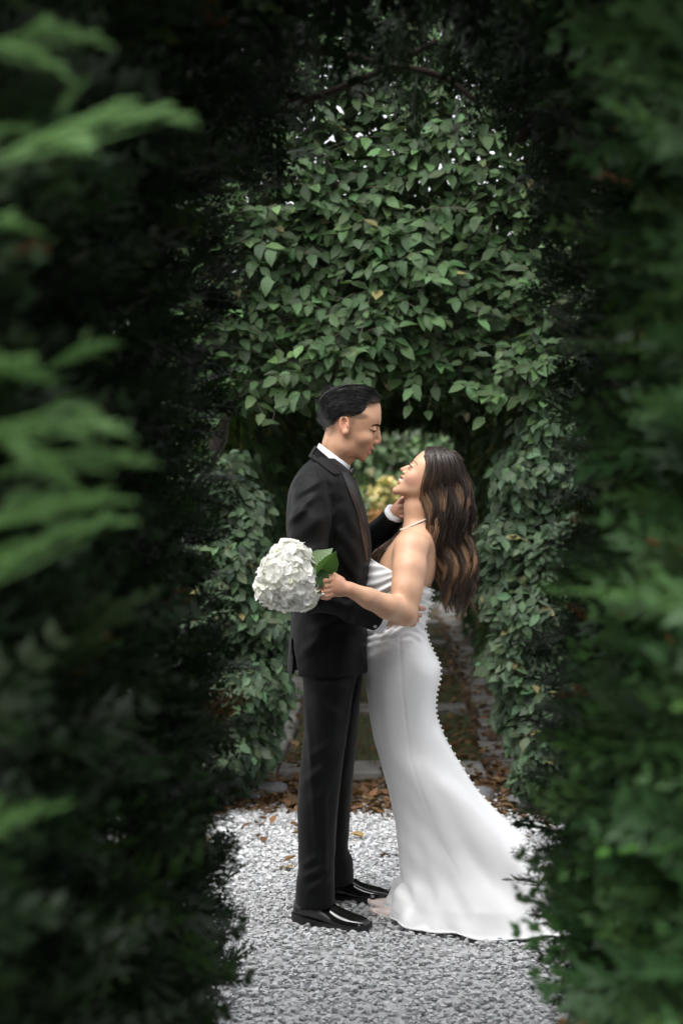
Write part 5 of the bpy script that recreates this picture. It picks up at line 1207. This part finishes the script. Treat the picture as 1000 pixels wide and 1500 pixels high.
# ---- shoes
BT = [(0, .050), (.15, .052), (.3, .048), (.42, .040), (.55, .036), (.7, .034), (.85, .030), (.95, .024), (1, .019)]
BW = [(0, .012), (.05, .022), (.2, .026), (.4, .030), (.58, .036), (.72, .034), (.85, .022), (.94, .012), (1, .004)]
M_BSHOE = pmat('blush_satin', (0.74, 0.63, 0.585), 0.38, 0.5)
shoe(bride, G(645, 1352), G(540, 1340), 0.25, 1.0, BT, BW, M_BSHOE, M_BSHOE, 0.05, tz=0.012)
shoe(bride, G(640, 1336), G(541, 1328), 0.245, 1.0, BT, BW, M_BSHOE, M_BSHOE, 0.05, tz=0.012)

# ---- pearl necklace
pn = 46; a_ = np.arange(pn) * 2 * np.pi / pn; nb_, nf_ = W(631, 757, YB), W(592.5, 773.5, YB)
ctr = (nb_ + nf_) / 2; ring = ctr + np.outer(np.cos(a_), (nf_ - nb_) / 2) + np.outer(np.sin(a_), (0, 0.062, 0)); 
for i in range(pn):   # rest the pearls on the skin
    d = ring[i] - ctr; d /= np.linalg.norm(d); best = None
    for s in np.linspace(0.02, 0.09, 60):
        p = ctr + d * s; ix = np.round((p - Fw.lo) / Fw.h).astype(int)
        if Fw.F[tuple(ix)] > 0.001: best = p; break
    ring[i] = best if best is not None else ring[i]
ring = ring * 0.5 + 0.25 * (np.roll(ring, 1, 0) + np.roll(ring, -1, 0)) + (ring - ctr) * 0.03
Vn, Fn_, off = [], [], 0
for p in ring: Vn.append(sph * 0.0032 + p); Fn_.append(sphF + off); off += len(sph)
mk('necklace', np.vstack(Vn), np.vstack(Fn_), pmat('pearl', (0.78, 0.74, 0.68), 0.22, 0.6, Coat_Weight=0.4), bride)
# engagement ring
tube_obj('ring', [W(472.5, 864.5, 4.527), W(471.5, 867.5, 4.522), W(472, 871.5, 4.524)], .0022, pmat('gold', (0.75, 0.52, 0.28), 0.2, 0.5, Metallic=1.0), bride, 8, 6)
Fg = Field(W(466, 876, 4.52) - (0, .01, 0), W(477, 863, 4.5) + (0, .02, 0), .001); Fg.ell(W(472.5, 870.5, 4.517), (.0052, .004, .0052), .001); V, Q = Fg.mesh()
mk('gemstone', V, Q, pmat('clear_gem', (0.85, 0.85, 0.88), 0.05, 1.0), bride, smooth=False)

# ---- long wavy hair
GD = np.array([  # guide curves: rows of (front px, back px, y, half depth) down the hair mass
    (625, 650, 654, .032), (619, 668, 664.5, .076), (615.5, 679, 681, .089), (612.5, 686, 700, .092), (610.5, 689, 718, .091), (612, 691, 738, .092), (617, 692, 758, .088), (624, 692.5, 780, .088), (630, 693, 802, .086), (634, 694, 826, .080), (637, 694, 850, .070), (643, 692, 874, .052), (654, 686, 898, .028)])
M_HAIR = pmat('brown_balayage_hair', src='col', rough=0.38, spec=0.5)
def hair_pt(t, phi, r, wx, wy):
    """t 0..1 down, phi angle (0 back, pi front, -pi/2 near), r radius fraction"""
    g = curve_s_at(GD, t); cx = (g[..., 0] + g[..., 1]) / 2; hw = (g[..., 1] - g[..., 0]) / 2
    c_, s_ = np.cos(phi), np.sin(phi); px = cx + hw * np.sign(c_) * np.abs(c_) ** .62 * r + wx; Y = YB + 0.012 + g[..., 3] * np.sign(s_) * np.abs(s_) ** .62 * r + wy
    return W(px, g[..., 2], Y)
def curve_s_at(A, t):
    k = len(A); E = np.vstack([2 * A[0] - A[1], A, 2 * A[-1] - A[-2]]); u = np.clip(t, 0, 1) * (k - 1); i = np.minimum(u.astype(int), k - 2); f = (u - i)[..., None]
    p0, p1, p2, p3 = E[i], E[i + 1], E[i + 2], E[i + 3]; return .5 * (2 * p1 + (p2 - p0) * f + (2 * p0 - 5 * p1 + 4 * p2 - p3) * f ** 2 + (3 * p1 - p0 - 3 * p2 + p3) * f ** 3)
# inner mass
T_, PH = np.meshgrid(np.linspace(0.02, 0.86, 40), np.arange(40) * 2 * np.pi / 40, indexing='ij')
_rr = np.interp(T_, [0, .15, .34, .5, .86], [.95, .94, .92, .76, .5])
V, Fc = loft_rings(hair_pt(T_, PH, _rr, 2.5 * np.sin(T_ * 16 + PH) * T_, 0))
hairb = mk('hair', V, Fc, M_HAIR, bride, col=np.tile([0.016, 0.010, 0.008], (len(V), 1)))
# strands in wavy locks
n_lock, per, S = 150, 56, 18
lp_ = np.sort(rng.uniform(0, 2 * np.pi, n_lock)); lr = rng.uniform(0.74, 1.03, n_lock); lf = rng.uniform(2.5, 2.9, n_lock); lph = rng.normal(0, 0.45, n_lock) + 0.9 * np.cos(lp_ + .5); lend = rng.uniform(0.78, 1.0, n_lock); lt = rng.uniform(size=n_lock)
lid = np.repeat(np.arange(n_lock), per); nS = len(lid)
t = np.linspace(0, 1, S)[None] * (lend[lid] * rng.uniform(0.90, 1.04, nS))[:, None]; t = np.clip(t, 0, 1)
j1 = rng.normal(0, 1, nS)[:, None]; j2 = rng.normal(0, 1, nS)[:, None]
ww = 2 * np.pi * lf[lid][:, None] * t + lph[lid][:, None] + 0.12 * j2
amp = np.clip((t - 0.14) / 0.45, 0, 1.0)
wid = (0.075 * (1 - t) ** 1.5 + 0.042 * (1 + 0.5 * np.sin(ww * .5))) * np.interp(t, [0, .85, 1], [1, 1, .55])
phi = lp_[lid][:, None] + j1 * wid
wx = 9.5 * amp * np.sin(ww) * (.55 + .45 * np.abs(np.sin(lp_[lid]))[:, None]); wy = 0.020 * amp * np.cos(ww + .4)
curl = np.clip((t - 0.82) / .18, 0, 1) ** 2 * np.sin(lph[lid] * 5)[:, None]
P_ = hair_pt(t, phi, lr[lid][:, None] + (0.985 + .03 * (lt[lid][:, None] - .5) - lr[lid][:, None]) * np.clip((.52 - t) / .2, 0, 1) + 0.024 * j2 * np.clip(.35 + t, 0, 1), wx + 10 * curl, wy)
P_ += rng.normal(0, 0.0004, P_.shape) * t[..., None]
lk = (lt[lid][:, None] < 0.27)
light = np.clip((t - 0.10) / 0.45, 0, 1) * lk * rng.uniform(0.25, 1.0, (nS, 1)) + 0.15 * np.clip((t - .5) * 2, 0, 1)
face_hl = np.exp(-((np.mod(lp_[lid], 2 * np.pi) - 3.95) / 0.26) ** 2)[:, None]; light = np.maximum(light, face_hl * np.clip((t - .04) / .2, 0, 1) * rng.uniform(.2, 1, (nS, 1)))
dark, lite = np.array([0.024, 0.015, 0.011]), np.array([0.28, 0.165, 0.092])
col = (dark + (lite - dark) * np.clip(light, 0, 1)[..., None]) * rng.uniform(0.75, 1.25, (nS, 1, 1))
rad = 0.00075 * np.interp(t, [0, .1, .7, 1], [.9, 1, 1, .25]) * rng.uniform(.5, 1.4, (nS, 1)); V, Fc = ribbons(P_, rad, rng)
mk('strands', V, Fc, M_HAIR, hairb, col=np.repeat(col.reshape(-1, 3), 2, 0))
# lock falling in front of the far shoulder
def lock(name, pts, n, spread, freq, amp, rad0, cd, cl2):
    S = 26; base = curve_s(pts, S); tt_ = np.linspace(0, 1, S)[None]; a = rng.normal(0, 1, (n, 1)); bq = rng.normal(0, 1, (n, 1)); sp = spread * np.interp(tt_, [0, .3, .8, 1], [.4, 1, 1, .6]); ph = rng.choice([0, 1.2, 2.6], (n, 1)) + rng.normal(0, .2, (n, 1))
    Pq = base[None] + np.stack([a * sp * .7 + amp * np.sin(2 * np.pi * freq * tt_ + ph) * tt_, bq * sp, 0.5 * a * sp + amp * .6 * np.cos(2 * np.pi * freq * tt_ + ph) * tt_], -1)
    V, Fc = ribbons(Pq, rad0 * np.interp(tt_, [0, .8, 1], [1, 1, .3]) * np.ones((n, 1)), rng); mix = np.clip(rng.uniform(-.5, 1, (n, 1, 1)) * tt_[..., None], 0, 1)
    c = np.array(cd) + (np.array(cl2) - np.array(cd)) * mix; mk(name, V, Fc, M_HAIR, hairb, col=np.repeat(c.reshape(-1, 3), 2, 0))
lock('lock', [W(604, 742, 4.985), W(594, 772, 4.985), W(580, 788, 4.975), (W(563, 800, 4.96)), W(546, 822, 4.94)], 520, .017, 1.9, .013, .0012, dark, lite * .8)
# flyaways
fl = []
for _ in range(34):
    a = rng.uniform(0, 1); x0 = 626 + 34 * a; y0 = 658 + 8 * a; L = rng.uniform(10, 30); h = rng.uniform(2, 7); tt_ = np.linspace(0, 1, S); yy = YB + rng.uniform(-.05, .05)
    fl.append(W(x0 + L * tt_, y0 - h * np.sin(np.pi * tt_ ** .8) + 10 * tt_ ** 2, yy))
for _ in range(40):
    y0 = rng.uniform(690, 870); tt_ = np.linspace(0, 1, S); L = rng.uniform(25, 60); x0 = np.interp(y0, [690, 740, 880], [685, 690, 692]); fl.append(W(x0 + rng.uniform(2, 11) * np.sin(tt_ * rng.uniform(1.5, 3.5)), y0 + L * tt_, YB + rng.uniform(-.05, .06)))
V, Fc = tubes(np.array(fl), np.full((len(fl), S), .0004), 3); tag(mk('flyaways', V, Fc, M_HAIR, hairb, col=np.tile([.10, .065, .04], (len(V), 1))), kind='stuff')

# ================================================================ BOUQUET
bq = empty('hydrangea_bouquet', 'round bouquet of white hydrangeas with green leaves in the bride\'s hand', 'bouquet')
M_PETAL = leaf_mat('white_petal', 'obj', 0.6, 0.28, False, 0.3, (1, 1, 0.98)); M_PETAL2 = leaf_mat('white_petals', 'col', 0.6, 0.28, False, 0.3, (1, 1, 0.98))
def floret_tmpl(seed):
    r = np.random.default_rng(seed); Vs, Fs, off = [], [], 0
    for k in range(4):
        a = k * np.pi / 2 + r.normal(0, .1); L = r.uniform(.9, 1.1); cup = r.uniform(.25, .55); v = []
        st = [(0.05, .06), (.32, .42), (.66, .56), (.92, .38), (1.0, .08)]
        for s, wv in st:
            for q in (-1, 0, 1): v.append((q * wv, s * L, cup * s * s * .9 - .35 * cup * s ** 4 + .20 * wv * abs(q) + r.normal(0, .012)))
        v = np.array(v); c, s_ = math.cos(a), math.sin(a); v = np.column_stack([v[:, 0] * c - v[:, 1] * s_, v[:, 0] * s_ + v[:, 1] * c, v[:, 2] + .01 * k])
        f = [(3 * i + q, 3 * i + q + 1, 3 * i + q + 4, 3 * i + q + 3) for i in range(4) for q in (0, 1)]; Vs.append(v); Fs.append(np.array(f) + off); off += len(v)
    return np.vstack(Vs), np.vstack(Fs)
FT = [floret_tmpl(i) for i in range(5)]; ft_me = [mesh_data('floret', v, f, M_PETAL) for v, f in FT]
heads = [((421, 850), 4.555, .086), ((424, 822), 4.565, .060), ((438, 864), 4.54, .060), ((403, 860), 4.55, .058)]
HC = np.array([W(*h[0], h[1]) for h in heads]); HR = np.array([h[2] for h in heads])
pts = []
tries = rng.normal(size=(60000, 3)); tries /= np.linalg.norm(tries, axis=1, keepdims=True); hi_ = rng.choice(len(heads), 60000, p=HR ** 2 / (HR ** 2).sum())
acc_p, acc_n = [], []
for d, h in zip(tries, hi_):
    p = HC[h] + d * HR[h] * (1 + 0.05 * rng.normal())
    if (np.linalg.norm(HC - p, axis=1) < HR * 0.95).any(): continue
    if acc_p and np.min(np.linalg.norm(np.array(acc_p) - p, axis=1)) < 0.0118: continue
    acc_p.append(p); acc_n.append(d)
    if len(acc_p) > 900: break
FP, FN = np.array(acc_p), np.array(acc_n); nf = len(FP); FN = FN + rng.normal(0, .32, (nf, 3)); Rm = rot_from(FN, rng.normal(size=(nf, 3))); fs = rng.uniform(.0125, .0160, nf)
fc = np.array([0.91, 0.905, 0.86]) * rng.uniform(.92, 1.06, (nf, 1)); gr = rng.uniform(size=nf) < .10; fc[gr] = fc[gr] * (.93, .97, .80); fc = np.clip(fc, 0, .95)
order = np.argsort(FN @ np.array([0, 1.0, 0])); 
for i in order[:300]:
    o = bpy.data.objects.new('floret', ft_me[int(rng.integers(5))]); COL.objects.link(o); o.parent = bq
    M4 = np.eye(4); M4[:3, :3] = Rm[i] * fs[i]; M4[:3, 3] = FP[i]; o.matrix_local = Matrix(M4); o.color = (*fc[i], 1)
rest = order[min(300, nf - 2):]; V, Fc, Cc, _ = scatter(FT, rng.integers(0, 5, len(rest)), FP[rest], Rm[rest], fs[rest], fc[rest])
tag(mk('florets', V, Fc, M_PETAL2, bq, col=Cc), kind='stuff')
Fq = Field(HC.min(0) - .09, HC.max(0) + .09, .005)
for c, r_ in zip(HC, HR): Fq.ell(c, (r_ * .88,) * 3, .01)
V, Q = Fq.mesh(); mk('flower_core', V, Q, pmat('petal_core', (0.70, 0.70, 0.60), .8, .2), bq)
# stems through the hand, and leaves
M_STEM = pmat('green_stem', (0.10, 0.16, 0.05), .6, .3)
for k, (dy, dz) in enumerate(((-2, .0), (3, .008), (0, -.006))):
    tube_obj('stem', [W(435, 852 + dy, 4.57), W(465, 858 + dy, 4.556 + dz), W(480, 861 + dy, 4.55 + dz), W(498, 866 + dy, 4.60 + dz)], [.005, .004], M_STEM, bq, 12, 7)
M_HLEAF = leaf_mat('hydrangea_leaf', 'obj', .4, .25); BL = [leaf_tmpl(.28, .25, .33, np.linspace(0, 1, 11), jag=.05, seed=3), leaf_tmpl(.55, -.25, .33, np.linspace(0, 1, 11), jag=.05, twist=.3, seed=4)]
bl_me = [mesh_data('leaf', v, f, M_HLEAF, lc=v) for v, f in BL]
def big_leaf(a, b, L, nrm_, which, col, wd=1.0):
    y = np.array(b) - np.array(a); l = np.linalg.norm(y); y = y / l; z = np.array(nrm_, float); z -= y * (z @ y); z /= np.linalg.norm(z); x = np.cross(y, z)
    M4 = np.eye(4); M4[:3, 0] = x * l * wd; M4[:3, 1] = y * l; M4[:3, 2] = z * l; M4[:3, 3] = a; o = bpy.data.objects.new('leaf', bl_me[which]); COL.objects.link(o); o.parent = bq; o.matrix_local = Matrix(M4); o.color = (*col, 1)
big_leaf(W(452, 838, 4.565), W(482, 801, 4.55), 1, (-.2, -1, .5), 0, (0.17, 0.25, 0.12), 1.0)
big_leaf(W(465, 846, 4.545), W(488, 802, 4.535), 1, (.6, -1, -.1), 1, (0.075, 0.16, 0.045), 1.0)
big_leaf(W(460, 838, 4.535), W(483, 857, 4.51), 1, (-.1, -1, .3), 0, (0.06, 0.13, 0.04), 1.1)
